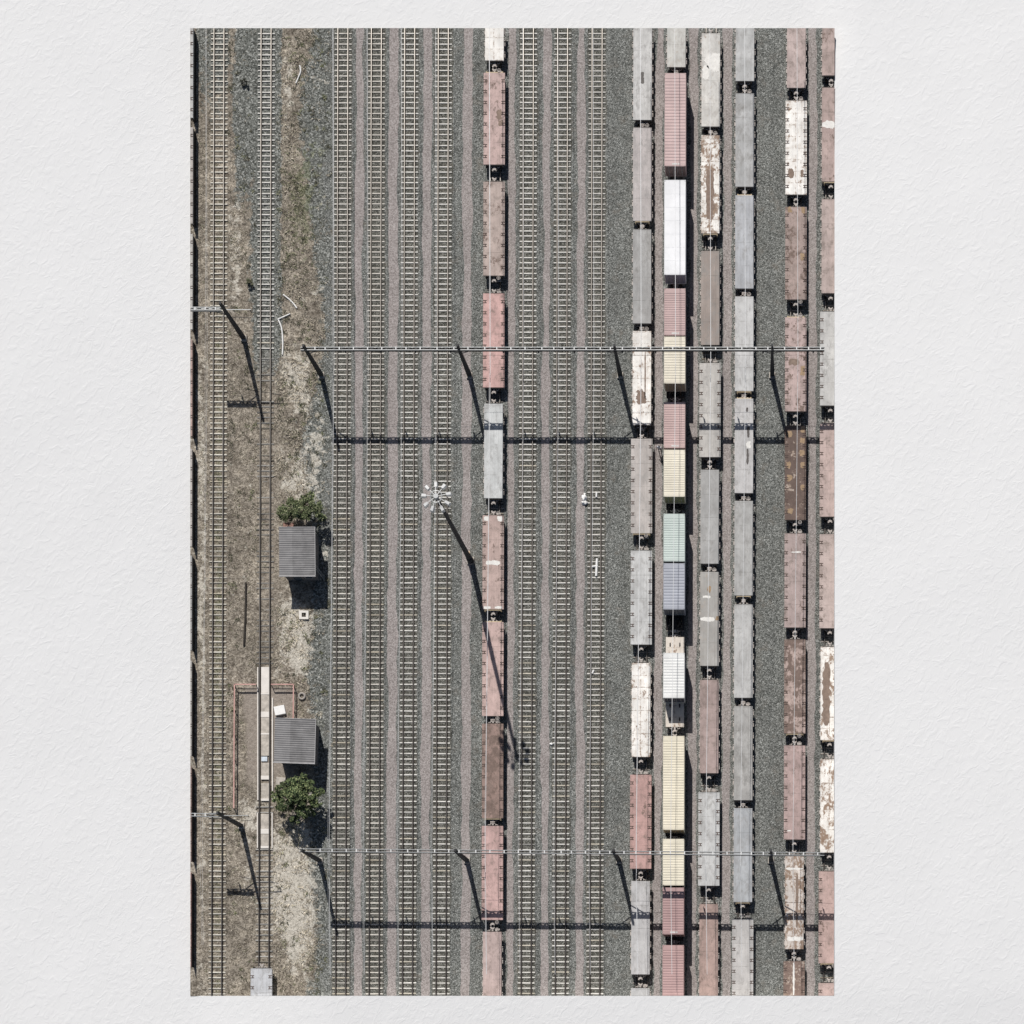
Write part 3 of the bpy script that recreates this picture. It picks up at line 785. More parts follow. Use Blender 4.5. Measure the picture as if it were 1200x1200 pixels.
# ------------------------------------------------------------------ white marks on single wagons (paint, part of the deck)
def deck_patch(row, i, px, py, w, h, mat, seed=0, zz=0.004):
    root = WAG[(row, i)]; random.seed(seed)
    x, y = gp(px, py, DZ); lx, ly = x-root.location.x, y-root.location.y
    n = 72; m = MB(); pts = []
    asp = max(w, h)/max(0.1, min(w, h))
    for k in range(n):
        a = 2*math.pi*k/n; c, s = math.cos(a), math.sin(a)
        q = (abs(c)**4 + abs(s)**4)**(-1/4)
        u, v = c*q*w/20, s*q*h/20
        P_ = Vector((u*2.2, v*2.2, seed*3.7))
        amp = 0.5*min(w, h)/20
        nx_ = mnoise.noise(P_)*0.9 + mnoise.noise(P_*2.7)*0.55 + random.uniform(-.12,.12)
        u += amp*nx_*c*q; v += amp*(mnoise.noise(P_+Vector((9,4,2)))*0.9 + mnoise.noise(P_*2.9+Vector((1,7,3)))*0.6 + random.uniform(-.12,.12))*s*q
        lim = 1.06 if WAG[(row,i)] and root['label'].find('notched') < 0 and w < 23 else 1.2
        pts.append((max(-1.07, min(1.07, lx+u)), ly + v, DZ+zz))
    b = len(m.v); m.v += pts; m.f.append(tuple(range(b, b+n))); m.m.append(0)
    return m.build('paint_patch', M[mat], root)
M['flake'] = simple('white_paint_flake', (.74,.72,.68), 0.8, 0, 0.15)
M['oil'] = simple('oil_stain', (.10,.09,.085), 0.6, 0, 0.3)
M['ochre'] = simple('ochre_stain', (.33,.235,.15), 0.9, 0, 0.3)
M['tarp'] = simple('brown_stain', (.24,.18,.145), 0.9, 0, 0.3)
deck_patch('A', 5, 577.5, 659.5, 17, 5, 'flake', 1)
for q in (-1, 1):
    deck_patch('A', 5, 577.5+q*8.5, 608, 7, 5, 'flake', 2+q); deck_patch('A', 5, 577.5+q*7, 712, 9, 3, 'flake', 8+q)
deck_patch('A', 1, 585, 134, 6, 12, 'tarp', 3); deck_patch('A', 1, 587, 144, 6, 7, 'tarp', 33)
deck_patch('B', 0, 753, 91, 4, 14, 'oil', 4); deck_patch('B', 3, 751, 465, 11, 16, 'tarp', 5)
deck_patch('B', 3, 756, 440, 1.6, 55, 'tarp', 6)
deck_patch('D', 0, 836, 73, 17, 20, 'flake', 7); deck_patch('D', 0, 827, 84, 8, 16, 'flake', 71)
deck_patch('D', 1, 832, 228, 9, 60, 'tarp', 72)
deck_patch('D', 5, 829, 725.5, 16, 4.5, 'flake', 8); deck_patch('D', 5, 831, 691, 4, 7, 'ochre', 9); deck_patch('D', 5, 841, 724, 5, 5, 'ochre', 10); deck_patch('D', 5, 828, 699.5, 9, 3, 'flake', 91)
deck_patch('E', 4, 877, 506, 3, 13, 'oil', 11); deck_patch('E', 4, 876, 535, 2.5, 18, 'oil', 12); deck_patch('E', 4, 875.5, 480, 2.5, 5, 'oil', 13); deck_patch('E', 4, 877.5, 521, 5, 8, 'flake', 131)
deck_patch('G', 1, 971, 146, 16, 8, 'flake', 14)
deck_patch('G', 6, 968.5, 813, 9, 74, 'tarp', 15)
for k, (x_, y_) in enumerate(((940.5,503.5),(940,516),(925,509),(940,531),(941,545),(925,560),(924,545),(926,599),(941,571))):
    deck_patch('F', 4, x_, y_, 6, 7, 'ochre', 20+k)
deck_patch('F', 2, 940.5, 301, 5, 8, 'ochre', 40); deck_patch('F', 2, 925, 246, 5, 7, 'ochre', 41); deck_patch('F', 2, 941, 246, 5, 7, 'ochre', 42)
deck_patch('F', 3, 930, 424, 12, 8, 'tarp', 43); deck_patch('F', 3, 941, 434, 6, 12, 'ochre', 47)
deck_patch('F', 1, 927, 203, 7, 12, 'tarp', 48); deck_patch('F', 1, 940, 203, 4, 9, 'tarp', 49)
deck_patch('F', 7, 924.5, 973.5, 4.5, 1.8, 'flake', 45); deck_patch('F', 5, 933, 647, 11, 1.5, 'flake', 46)
deck_patch('F', 8, 931, 1018, 20, 2.5, 'flake', 51); deck_patch('F', 8, 932, 1100, 19, 5, 'flake', 52); deck_patch('F', 8, 934, 1055, 3, 64, 'tarp', 53)
deck_patch('F', 9, 930, 1147, 2, 38, 'flake', 54)
random.seed(11)

# ------------------------------------------------------------------ containers and their carrier wagons
CW = 1.235; CZ0, CZ1 = 1.02, 3.50
def container(px_c, y0, y1, col, label, rust=0.4, ribs=True, pitch=0.36, door_south=True, doorcol=None, group='shipping containers riding on wagons'):
    ya = gp(0, y0, CZ1)[1]; yb = gp(0, y1, CZ1)[1]; hl = (ya-yb)/2; yc = (ya+yb)/2
    x = (TRK['C'] + drift(600-10*yc) - 600)/10
    root = empty('shipping_container', (x, yc, CZ0), ROT)
    tag(root, label, 'container', group)
    hgt = CZ1-CZ0
    b = MB()
    # corrugated side walls
    n = max(6, int(2*hl/0.28))
    for s in (-1, 1):
        prof = []
        for i in range(n*4+1):
            t = i % 4; off = (0, 0, -0.035, -0.035)[t]
            prof.append((s*(CW+off-0.02), -hl+0.05+(2*hl-0.1)*i/(n*4)))
        for (xa, y_a), (xb, y_b) in zip(prof[:-1], prof[1:]):
            q = [(xa,y_a,0.12),(xb,y_b,0.12),(xb,y_b,hgt-0.06),(xa,y_a,hgt-0.06)]
            b.quad(*(q if s > 0 else q[::-1]))
    # end panel (north, and south behind the doors)
    b.quad((CW-.04,hl-.05,.1),(-CW+.04,hl-.05,.1),(-CW+.04,hl-.05,hgt-.05),(CW-.04,hl-.05,hgt-.05))
    b.quad((-CW+.04,-hl+.05,.1),(CW-.04,-hl+.05,.1),(CW-.04,-hl+.05,hgt-.05),(-CW+.04,-hl+.05,hgt-.05))
    b.quad((-CW+.04,-hl+.05,.1),(-CW+.04,hl-.05,.1),(CW-.04,hl-.05,.1),(CW-.04,-hl+.05,.1))
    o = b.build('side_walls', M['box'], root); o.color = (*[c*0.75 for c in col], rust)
    # frame
    f = MB()
    for s in (-1, 1):
        f.box(s*CW-0.05, s*CW+0.0 if s > 0 else s*CW+0.05, -hl+.05, hl-.05, hgt-0.09, hgt-0.012) if s > 0 else f.box(-CW, -CW+0.05, -hl+.05, hl-.05, hgt-0.09, hgt-0.012)
        f.box(min(s*CW, s*(CW-0.06)), max(s*CW, s*(CW-0.06)), -hl+.05, hl-.05, 0.0, 0.13)
        for e in (-1, 1):
            f.box(min(s*CW, s*(CW-0.1)), max(s*CW, s*(CW-0.1)), min(e*hl, e*(hl-.1)), max(e*hl, e*(hl-.1)), 0.13, hgt-0.13)
    for e in (-1, 1):
        f.box(-CW+.1, CW-.1, min(e*hl, e*(hl-.09)), max(e*hl, e*(hl-.09)), hgt-0.12, hgt-0.014)
        f.box(-CW+.1, CW-.1, min(e*hl, e*(hl-.09)), max(e*hl, e*(hl-.09)), 0.0, 0.13)
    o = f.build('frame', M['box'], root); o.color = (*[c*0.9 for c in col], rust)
    # roof sheet, pressed ribs running across
    r = MB(); y = -hl+0.10; top = hgt-0.004; xs_ = CW-0.055
    if ribs:
        nrib = int(round((2*hl-0.9)/pitch)); p = (2*hl-0.9)/nrib
        pts = [(-hl+0.085, top), (-hl+0.45, top)]
        y = -hl+0.45
        for i in range(nrib):
            pts += [(y+p*0.14, top-0.024), (y+p*0.42, top-0.024), (y+p*0.56, top), (y+p, top)]; y += p
        pts += [(hl-0.085, top)]
        for (ya_, za), (yb_, zb) in zip(pts[:-1], pts[1:]):
            if yb_-ya_ > 1e-5: r.quad((-xs_,ya_,za),(xs_,ya_,za),(xs_,yb_,zb),(-xs_,yb_,zb))
        # flat margin at both sides of the ribs
    else:
        k = 7
        for i in range(k):
            a = -hl+0.085 + (2*hl-0.17)*i/k; c = -hl+0.085 + (2*hl-0.17)*(i+1)/k
            r.quad((-xs_,a,top),(xs_,a,top),(xs_,c-0.03,top),(-xs_,c-0.03,top)); r.quad((-xs_,c-0.03,top),(xs_,c-0.03,top),(xs_,c-0.015,top-0.012),(-xs_,c-0.015,top-0.012)); r.quad((-xs_,c-0.015,top-0.012),(xs_,c-0.015,top-0.012),(xs_,c,top),(-xs_,c,top))
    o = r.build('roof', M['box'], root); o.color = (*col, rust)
    cc = MB(); cc.box(-0.09, 0.09, -0.09, 0.09, -0.06, 0.06, 0, 0.01); me = cc.mesh('corner_casting', M['box'])
    for sx in (-1, 1):
        for sy in (-1, 1):
            for z in (0.06, hgt-0.055):
                o = link('corner_casting', me, root, (sx*(CW-0.087), sy*(hl-0.087), z)); o.color = (*[c*0.8 for c in col], 0.2)
    if col[0] > col[2]*1.4:
        mk_ = MB(); mk_.box(-0.35, 0.25, -hl+0.16, -hl+0.34, hgt-0.003, hgt+0.003); mk_.box(0.32, 0.5, -hl+0.16, -hl+0.34, hgt-0.003, hgt+0.003)
        mk_.build('marking', M['flake0'], root)
    dc = doorcol or tuple(c*0.4 for c in col)
    e = -1
    for s in (-1, 1):
        d = MB(); n = 5
        for i in range(n):                                  # shallow door corrugation
            xa = s*(0.02 + (CW-0.14)*i/n); xm = s*(0.02+(CW-0.14)*(i+0.5)/n); xb = s*(0.02+(CW-0.14)*(i+1)/n)
            yo = e*(hl-0.02)
            for (u, v, y_u, y_v) in ((xa, xm, yo, yo+0.02), (xm, xb, yo+0.02, yo)):
                q = [(u, y_u, 0.14), (v, y_v, 0.14), (v, y_v, hgt-0.13), (u, y_u, hgt-0.13)]
                d.quad(*(q if s > 0 else q[::-1]))
        o = d.build('door', M['box'], root); o.color = (*dc, rust)
        lb = MB()
        for xq in (0.25, 0.75):
            lb.tube((s*xq, e*(hl+0.012), 0.1), (s*xq, e*(hl+0.012), hgt-0.1), 0.022, n=6)
            lb.box(s*xq-0.05, s*xq+0.05, min(e*(hl+0.0), e*(hl+.035)), max(e*(hl+0.0), e*(hl+.035)), hgt*0.42, hgt*0.46)
        lb.build('locking_bars', M['steel'], o)
    return root, hl
RED=(.50,.335,.32); CRM_=(.68,.62,.47); 
CONT = []
def addc(*a, **k): CONT.append(container(791, *a, **k))
addc(85.6,194.6,(.52,.385,.37),'long faded red container with ribbed roof, topmost in the container row',pitch=0.36)
addc(210.8,322,(.78,.78,.79),'long white container with smooth roof',0.0,False,doorcol=(.28,.29,.36))
addc(338,393,(.48,.35,.335),'short red container just below the long white one',0.5,pitch=0.27)
addc(394.4,449.3,(.71,.655,.54),'short cream container under the upper gantry beam',0.4,pitch=0.3,doorcol=(.30,.26,.19))
addc(471.3,525,(.51,.37,.35),'short red container between two cream ones',0.35,pitch=0.27)
addc(527,582,(.73,.675,.555),'short cream container above the mint one',0.3,pitch=0.27,doorcol=(.24,.24,.14))
addc(602,657.8,(.52,.585,.55),'short pale mint green container',0.35,pitch=0.27)
addc(660,714.2,(.37,.385,.43),'short blue grey container below the mint one',0.5,pitch=0.33)
addc(765,818,(.73,.73,.71),'short white container on a wagon with cream deck',0.4,pitch=0.34,doorcol=(.10,.10,.12))
addc(862.4,972.5,(.73,.67,.535),'long cream container with ribbed roof',0.25,pitch=0.3,doorcol=(.28,.22,.14))
addc(983,1037.6,(.73,.675,.545),'short cream container under the lower gantry beam',0.3,pitch=0.3)
addc(1040,1095,(.41,.275,.265),'short red container below the cream one, crossed by gantry shadow',0.25,pitch=0.3)
addc(1107.5,1218,(.47,.315,.30),'long red container cut by the bottom edge',0.25,pitch=0.3)
CLIPS.append((CONT[-1][0], Vector((0, gp(0, B0, 3.0)[1], 0)), Vector((0,1,0))))

def carrier(y0, y1, look, cream=False):
    ya = gp(0, y0, 1.0)[1]; yb = gp(0, y1, 1.0)[1]; hl = (ya-yb)/2; yc = (ya+yb)/2
    x = (TRK['C'] + drift(600-10*yc) - 600)/10
    root = empty('container_wagon', (x, yc, 0), ROT); tag(root, look, 'container wagon', 'container wagons')
    dz = 0.0
    f = MB()
    for s in (-1, 1): f.box(s*0.95-0.12, s*0.95+0.12, -hl, hl, 0.72, 0.98)
    for i in range(9):
        y = -hl+0.1 + i*(2*hl-0.2)/8; f.box(-1.06, 1.06, y-0.09, y+0.09, 0.76, 1.0)
    f.box(-0.2, 0.2, -hl, hl, 0.60, 0.90)
    fr = f.build('frame', M['deckwhite' if cream else 'under'], root); fr.color = (.62,.57,.50,.15)
    if cream:
        d = MB(); d.box(-1.05, 1.05, -hl+0.02, hl-0.02, 1.0, 1.014); o = d.build('deck', M['deckwhite'], root); o.color = (.66,.60,.53,.22)
    for s in (-1, 1):
        c = s*(hl-1.7)
        bo = bogie_mesh(c).build('bogie', M['under'], root)
        for q in (-0.8, 0.8): wheel_mesh(c+q).build('wheelset', M['wheel'], bo)
        coupler_mesh(s, hl).build('coupler', M['coupler'], root)
    return root
carrier(88,199,'dark container wagon under the topmost long red container')
carrier(216,330,'dark container wagon under the long white container')
carrier(342,466,'dark container wagon under a red and a cream container near the upper gantry')
carrier(475,597,'dark container wagon under the red and cream pair above the mint container')
carrier(606,738,'dark container wagon under the mint and blue grey containers')
carrier(746.5,852,'cream decked container wagon half covered by a short white container', True)
carrier(866,980,'dark container wagon under the long cream container')
carrier(986,1102,'dark container wagon under the cream and red pair near the lower gantry')
cr = carrier(1111,1225,'dark container wagon under the red container at the bottom edge')
CLIPS.append((cr, Vector((0, gp(0, B0, 0.8)[1], 0)), Vector((0,1,0))))
r, hl = wagon('C', 0, 1, (20,78.7,'N',(.60,.59,.55),'deckmix',.22,'x'), 'x')
r['label'] = 'light grey empty flat wagon above the topmost red container'
CLIPS.append((r, Vector((0, gp(0, T0, DZ)[1], 0)), Vector((0,-1,0))))
track(TRK['C'], 'railway track hidden under the container row', gaps=[(78,88),(197,212),(325,340),(460,474),(592,605),(722,746),(820,864),(978,985),(1098,1110)], tone=(.34,.31,.28))

# cut everything that runs out of the yard
def apply_clips():
    bpy.context.view_layer.update()
    dead = []
    for root, pt, nrm in CLIPS:
        stack = [c for c in root.children]
        objs = []
        while stack:
            o = stack.pop(); objs.append(o); stack += list(o.children)
        for o in objs:
            if o.type != 'MESH' or o in dead: continue
            mw = o.matrix_world
            ds = [(mw @ Vector(c) - pt).dot(nrm) for c in o.bound_box]
            if min(ds) >= 0: continue
            if max(ds) <= 0: dead.append(o); continue
            o.data = o.data.copy()
            inv = mw.inverted()
            lp = inv @ pt; ln = (mw.to_3x3().transposed() @ nrm).normalized()
            bm = bmesh.new(); bm.from_mesh(o.data)
            geo = bm.verts[:] + bm.edges[:] + bm.faces[:]
            res = bmesh.ops.bisect_plane(bm, geom=geo, plane_co=lp, plane_no=ln, clear_inner=True)
            ed = [e for e in res['geom_cut'] if isinstance(e, bmesh.types.BMEdge)]
            try: bmesh.ops.edgenet_fill(bm, edges=ed)
            except Exception: pass
            bm.to_mesh(o.data); bm.free()
    def deep(o): return 1 + (deep(o.parent) if o.parent else 0)
    for o in sorted(dead, key=lambda q: -deep(q)):
        if all(c in dead or c.name not in bpy.data.objects for c in o.children): bpy.data.objects.remove(o, do_unlink=True)
apply_clips()

# ------------------------------------------------------------------ overhead line gantries
GZ = 7.85
def gantry(posts, ybase, xl_img, xr_img, yimg_l, yimg_r, h, label, zb=GZ, arm=None, spans=True):
    root = empty('overhead_line_gantry', G(posts[0], ybase, 0)); tag(root, label, 'gantry', 'overhead line gantries across the yard')
    ox, oy = root.location.x, root.location.y
    pl = G(xl_img, yimg_l, zb); pr = G(xr_img, yimg_r, zb)
    def at(t, dz=0.0, dy=0.0): 
        p = pl.lerp(pr, t); return Vector((p.x-ox, p.y-oy+dy, zb+dz))
    b = MB()
    for dy in (-0.15, 0.15):
        b.bar(at(0, 0.18, dy), at(1, 0.18, dy), 0.065, 0.07, 0)
        b.bar(at(0, -0.20, dy), at(1, -0.20, dy), 0.075, 0.07, 1 if spans else 0)
    Lm = (pr-pl).length
    b.bar(at(0, -0.01, -0.15), at(1, -0.01, -0.15), 0.03, 0.36, 1 if spans else 0)
    n = max(2, int(Lm/0.42))
    for i in range(n):                                    # lacing of the north face
        t0, t1 = i/n, (i+1)/n
        z0, z1 = (0.16, -0.18) if i % 2 else (-0.18, 0.16)
        b.bar(at(t0, z0, 0.147), at(t1, z1, 0.147), 0.03, 0.17, 1 if spans else 0)
    b.build('beam', [M['steel'], M['steeldark']], root)
    bt = MB(); x = 0.5
    random.seed(int(ybase))
    while x < Lm-0.3:
        bt.bar(at(x/Lm, 0.20, -0.17), at(x/Lm, 0.20, 0.17), 0.12, 0.05); x += random.choice((1.15, 1.6, 1.6, 1.35, 1.9))
    bt.build('batten_plates', M['batten'], root)
    for px in posts:
        p = G(px, ybase, 0); lx, ly = p.x-ox, p.y-oy
        m = MB(); 
        m.box(lx-0.35, lx+0.35, ly-0.35, ly+0.35, 0, 0.25, 1, 0.03)
        # tapering riveted post: plates and flanges
        n_ = len(m.v); a_, c_ = 0.24, 0.085
        for z_, w_ in ((0.2, a_), (h, c_)):
            m.v += [(lx-w_, ly-0.13, z_), (lx+w_, ly-0.13, z_), (lx+w_, ly+0.13, z_), (lx-w_, ly+0.13, z_)]
        for f_ in ((0,1,5,4),(1,2,6,5),(2,3,7,6),(3,0,4,7),(4,5,6,7)):
            m.f.append(tuple(n_+q_ for q_ in f_)); m.m.append(0)
        for q in (-1, 1):
            m.bar((lx+q*(a_+.012), ly, 0.2), (lx+q*(c_+.012), ly, h), 0.024, 0.34)
        m.build('post', [M['steeldark'], M['concrete']], root)
        m = MB()
        for q in (-1, 1):
            if (q < 0 and lx-1.6 < at(0).x) or (q > 0 and lx+1.6 > at(1).x): continue
            m.bar((lx+q*0.1, ly, zb-1.15), (lx+q*1.55, ly, zb-0.2), 0.07, 0.09)
        if m.v: m.build('knee_brace', M['steeldark'], root)
    if spans:
        m = MB(); k = max(3, int(Lm/2.0)); prev = None
        for i in range(k+1):
            t = i/k; p = at(t, -1.62 - 0.12*math.sin(math.pi*((t*len(posts)) % 1.0)))
            if prev is not None: m.tube(prev, p, 0.013, n=5)
            prev = p
        m.build('span_wire', M['steeldark'], root)
    return root, at, (ox, oy)
def drops(root, at, xs, zb=GZ):
    ox, oy = root.location.x, root.location.y
    a0, a1 = at(0), at(1)
    for x in xs:
        lx = x-ox; t = (lx-a0.x)/(a1.x-a0.x)
        if not 0.01 < t < 0.99: continue
        m = MB(); p = at(t)
        m.tube((p.x, p.y+0.0, zb-0.25), (p.x-0.1, p.y, zb-1.15), 0.05, 0.04, 6)
        for z in (0.55, 0.7, 0.85): m.tube((p.x-0.04, p.y, zb-z-0.04), (p.x-0.05, p.y, zb-z), 0.10, 0.10, 8)
        m.build('insulator', M['steeldark'], root)
dropx = [(v-600)/10 for v in (421,461,500,540,600,640,681,735,773,813,853,895,952)]
g1, at1, _ = gantry([377,550.5,727,905], 440.5, 352.5, 966, 409.2, 409.2, 9.04, 'long pale gantry beam on dark posts crossing the yard at the upper third'); drops(g1, at1, dropx)
g2, at2, _ = gantry([375,547.5,725.5,903.5], 1008.8, 350.8, 966, 996.5, 1001.0, 9.04, 'long pale gantry beam on dark posts crossing the lower yard below the tree'); drops(g2, at2, dropx)
g3, at3, _ = gantry([286], 397, L0+1, 259.5, 362.3, 362.5, 10.0, 'short gantry on one post reaching left from the verge in the upper yard', zb=8.0, spans=False); drops(g3, at3, [(v-600)/10 for v in (268,)], 8.0)
g4, at4, _ = gantry([283], 968, L0+1, 256.5, 954.8, 955.6, 10.0, 'short gantry on one post reaching left from the verge beside the tree', zb=8.0, spans=False); drops(g4, at4, [(v-600)/10 for v in (265,)], 8.0)
for g_, at_, zz in ((g3, at3, 8.0), (g4, at4, 8.0)):        # bracket arm on the far side of the post
    a = at_(1); m = MB()
    m.bar((a.x, a.y, zz-0.1), (a.x+3.3, a.y, zz-0.1), 0.07, 0.08, 0); m.tube((a.x+3.2, a.y, zz-0.1), (a.x+3.15, a.y, zz-0.95), 0.05, n=6, mi=1)
    m.tube((a.x-1.2, a.y, zz-1.9), (a.x+3.2, a.y-0.35, zz-1.5), 0.03, n=5, mi=1)
    m.build('bracket_arm', [M['steel'], M['steeldark']], g_)

# ------------------------------------------------------------------ overhead wires, one pair above each track
def wire(row, label):
    zc, zm = 5.35, 6.2
    root_y = gp(0, 600)[1]
    x0 = TRK[row]
    sy = [(-20, .1), (T0,.0), (440.5,.22), (724,.0), (1008.8,-.22), (1240,.1)]
    yt = gp(0, T0, zc)[1]; yb = gp(0, B0-(60 if row == 'T1' else 25), zc)[1]
    def off(py):
        for (a, oa), (b, ob) in zip(sy[:-1], sy[1:]):
            if a <= py <= b: return oa+(ob-oa)*(py-a)/(b-a)
        return 0
    m = MB(); pc = []; pm = []
    n = 40
    for i in range(n+1):
        y = yb+(yt-yb)*i/n; py = 600-10*y
        x = (x0+drift(py)-600)/10 + off(py)
        t = ((py-440.5)/568.3) % 1.0; sag = 4*t*(1-t)
        pc.append(Vector((x, y, zc))); pm.append(Vector((x, y, zm-0.55*sag)))
    org = Vector((pc[0].x, pc[0].y, 0))
    r_ = {'T1':0.008,'T3':0.02}.get(row, 0.013 if row[0] == 'T' else (0.019 if row == 'C' else 0.026))
    root = empty('overhead_wire', org); tag(root, label, 'overhead wire', 'overhead wires above the tracks')
    m.path([p-org for p in pc], r_, 5); m.build('contact_wire', M['wire'], root)
    m = MB(); m.path([p-org for p in pm], 0.007 if row[0] == 'T' else 0.012, 5)
    for i in range(0, n+1, 2): m.tube(pm[i]-org, pc[i]-org, 0.005, n=4)
    m.build('messenger_wire', M['wire'], root)
for row, lb in (('T1','overhead wire above the overgrown track nearest the left edge'),('T3','overhead wire above the track next to the huts'),('T4','overhead wire above the second empty track right of the huts'),
    ('T5','overhead wire above the third empty track right of the huts'),('T6','overhead wire above the track left of the floodlight mast'),('A','overhead wire above the lone wagon row'),
    ('T7','overhead wire above the track right of the lone wagon row'),('T8','overhead wire above the middle track right of the lone row'),('T9','overhead wire above the track with white sacks'),
    ('B','overhead wire above the wagon row left of the containers'),('C','overhead wire above the container row'),('D','overhead wire above the wagon row right of the containers'),
    ('E','overhead wire above the all grey wagon row'),('F','overhead wire above the rusty row beside the wide gravel')):
    wire(row, lb)

# ------------------------------------------------------------------ floodlight mast
def mast():
    p = G(551.8, 657.5, 0); h = 23.75
    root = empty('floodlight_mast', p); tag(root, 'tall dark floodlight mast with a ring of white lamps', 'light mast')
    m = MB(); m.box(-0.42, 0.42, -0.42, 0.42, 0.0, 0.22, 0, 0.04); m.build('concrete_base', M['concrete'], root)
    m = MB(); k = 6
    for i in range(k):
        z0 = 0.35+(h-0.35)*i/k; z1 = 0.35+(h-0.35)*(i+1)/k
        m.tube((0,0,z0), (0,0,z1), 0.33-0.15*i/k, 0.33-0.15*(i+1)/k-0.01, 12)
    m.tube((0,0,0.22),(0,0,1.5),0.40,0.38,12)
    m.build('pole', M['steeldark'], root)
    m = MB(); n = 24; R = 0.62
    m.path([(R*math.cos(2*math.pi*i/n), R*math.sin(2*math.pi*i/n), h-0.15) for i in range(n+1)], 0.05, 6)
    m.tube((0,0,h-0.3),(0,0,h+0.1),0.30,0.26,12)
    m.build('head_frame', M['steel'], root)
    for i in range(9):
        a = 2*math.pi*(i+0.35+0.16*math.sin(i*3.1))/9; c, s = math.cos(a), math.sin(a)
        am = MB(); am.bar((0.25*c, 0.25*s, h-0.12), (1.15*c, 1.15*s, h-0.2), 0.06, 0.06)
        ao = am.build('arm', M['batten'], root)
        lm = MB()
        u = Vector((c, s, 0)); w = Vector((-s, c, 0)); ctr = Vector((1.32*c, 1.32*s, h-0.30 + 0.12*math.sin(i*2.4)))
        def q(a_, b_, z): return ctr + u*a_ + w*b_ + Vector((0,0,z))
        b0 = len(lm.v)
        lm.v += [tuple(q(x_, y_, z_)) for x_, y_, z_ in ((-.26,-.16,-.30),(.30,-.20,-.42),(.30,.20,-.42),(-.26,.16,-.30),(-.24,-.13,.18),(.25,-.15,.12),(.25,.15,.12),(-.24,.13,.18))]
        for f in ((0,3,2,1),(4,5,6,7),(0,1,5,4),(1,2,6,5),(2,3,7,6),(3,0,4,7)):
            lm.f.append(tuple(b0+j for j in f)); lm.m.append(0)
        lm.build('floodlight', M['lamp'], ao)
mast()
def cabinet():
    p = G(549.4, 650.6, 0); root = empty('control_cabinet', p)
    tag(root, 'small tan control cabinet at the foot of the floodlight mast', 'cabinet')
    m = MB(); m.box(-0.22,0.22,-0.18,0.18,0.0,0.9,0,0.02); m.build('body', M['bufferbeam'], root)
    m = MB(); m.box(-0.26,0.26,-0.22,0.22,0.902,0.95,0,0.02); o = m.build('lid', simple('tan_lid',(.72,.55,.38),.7), root)
    m = MB(); m.box(-0.2,0.2,-0.20,-0.183,0.08,0.84); m.build('door', M['bufferbeam'], root)
cabinet()

# ------------------------------------------------------------------ huts
def hut(x0, x1, y0, y1, h, label, rz=0.0, seed=1):
    a = G(x0, y0, h); b = G(x1, y1, h); c = (a+b)/2; hw = (b.x-a.x)/2; hd = (a.y-b.y)/2
    root = empty('hut', (c.x, c.y, 0), rz); tag(root, label, 'hut', 'corrugated huts beside the track')
    m = MB(); wx, wy = hw-0.28, hd-0.28; zt = h-0.22
    # walls with door and window openings on the south side
    m.box(-wx, -wx+.12, -wy, wy, 0, zt); m.box(wx-.12, wx, -wy, wy, 0, zt); m.box(-wx+.12, wx-.12, wy-.12, wy, 0, zt)
    m.box(-wx+.12, -0.9, -wy, -wy+.12, 0, zt); m.box(-0.9, 0.0, -wy, -wy+.12, 2.05, zt); m.box(0.0, 0.5, -wy, -wy+.12, 0, zt)
    m.box(0.5, 1.4, -wy, -wy+.12, 0, 1.0); m.box(0.5, 1.4, -wy, -wy+.12, 1.9, zt); m.box(1.4, wx-.12, -wy, -wy+.12, 0, zt)
    m.build('wall', M['hutwall'], root)
    m = MB(); m.box(-0.88, -0.02, -wy+.03, -wy+.08, 0.02, 2.04); d = m.build('door', M['hutdoor'], root)
    m = MB(); m.box(-0.16,-0.08,-wy-.02,-wy+.028,1.0,1.06); m.build('handle', M['steel'], d)
    m = MB(); 
    for (u0,u1,v0,v1) in ((.5,.56,1.0,1.9),(1.34,1.4,1.0,1.9),(.56,1.34,1.0,1.06),(.56,1.34,1.84,1.9)): m.box(u0,u1,-wy-.015,-wy+.06,v0,v1)
    w = m.build('window', M['trim'], root)
    m = MB(); m.box(.56,1.34,-wy+.03,-wy+.045,1.06,1.84); m.build('pane', M['glass'], w)
    # roof: corrugated sheet, corrugations running east-west, falls slightly to the south
    r = MB(); pitch = 0.25; n = int(2*hd/pitch)*6; pts = []
    for i in range(n+1):
        y = -hd + 2*hd*i/n
        pts.append((y, h - 0.08 + 0.10*(y/hd) + 0.020*math.cos(2*math.pi*(y/pitch))))
    nx = 3; rr = random.Random(seed)
    for (ya, za), (yb, zb) in zip(pts[:-1], pts[1:]):
        for i in range(nx):
            xa = -hw+2*hw*i/nx; xb = -hw+2*hw*(i+1)/nx; dz = 0.006*(i % 2)
            r.quad((xa,ya,za+dz),(xb,ya,za+dz),(xb,yb,zb+dz),(xa,yb,zb+dz))
    for x in (-hw, hw):
        for (ya, za), (yb, zb) in zip(pts[:-1:2], pts[2::2]): pass
    ro = r.build('roof', M['corr'], root)
    so_ = ro.modifiers.new('s', 'SOLIDIFY'); so_.thickness = 0.03; so_.offset = -1
    t = MB()
    t.box(-hw-.05, hw+.05, -hd-.09, -hd-.005, h-.30, h-.13)
    t.build('gutter', M['trim'], root)
    t = MB(); t.box(-hw-.05, hw+.05, hd+.005, hd+.06, h-.12, h+.07); t.build('ridge_flashing', M['trim'], root)
    t = MB(); t.bar((hw+.02, -hd, h-.14), (hw+.02, hd, h+.06), 0.05, 0.10); t.build('verge_trim', M['trim'], root)
    return root
h1 = hut(326.8, 369.0, 618.2, 674.2, 3.2, 'grey corrugated hut with a leafy bush behind it')
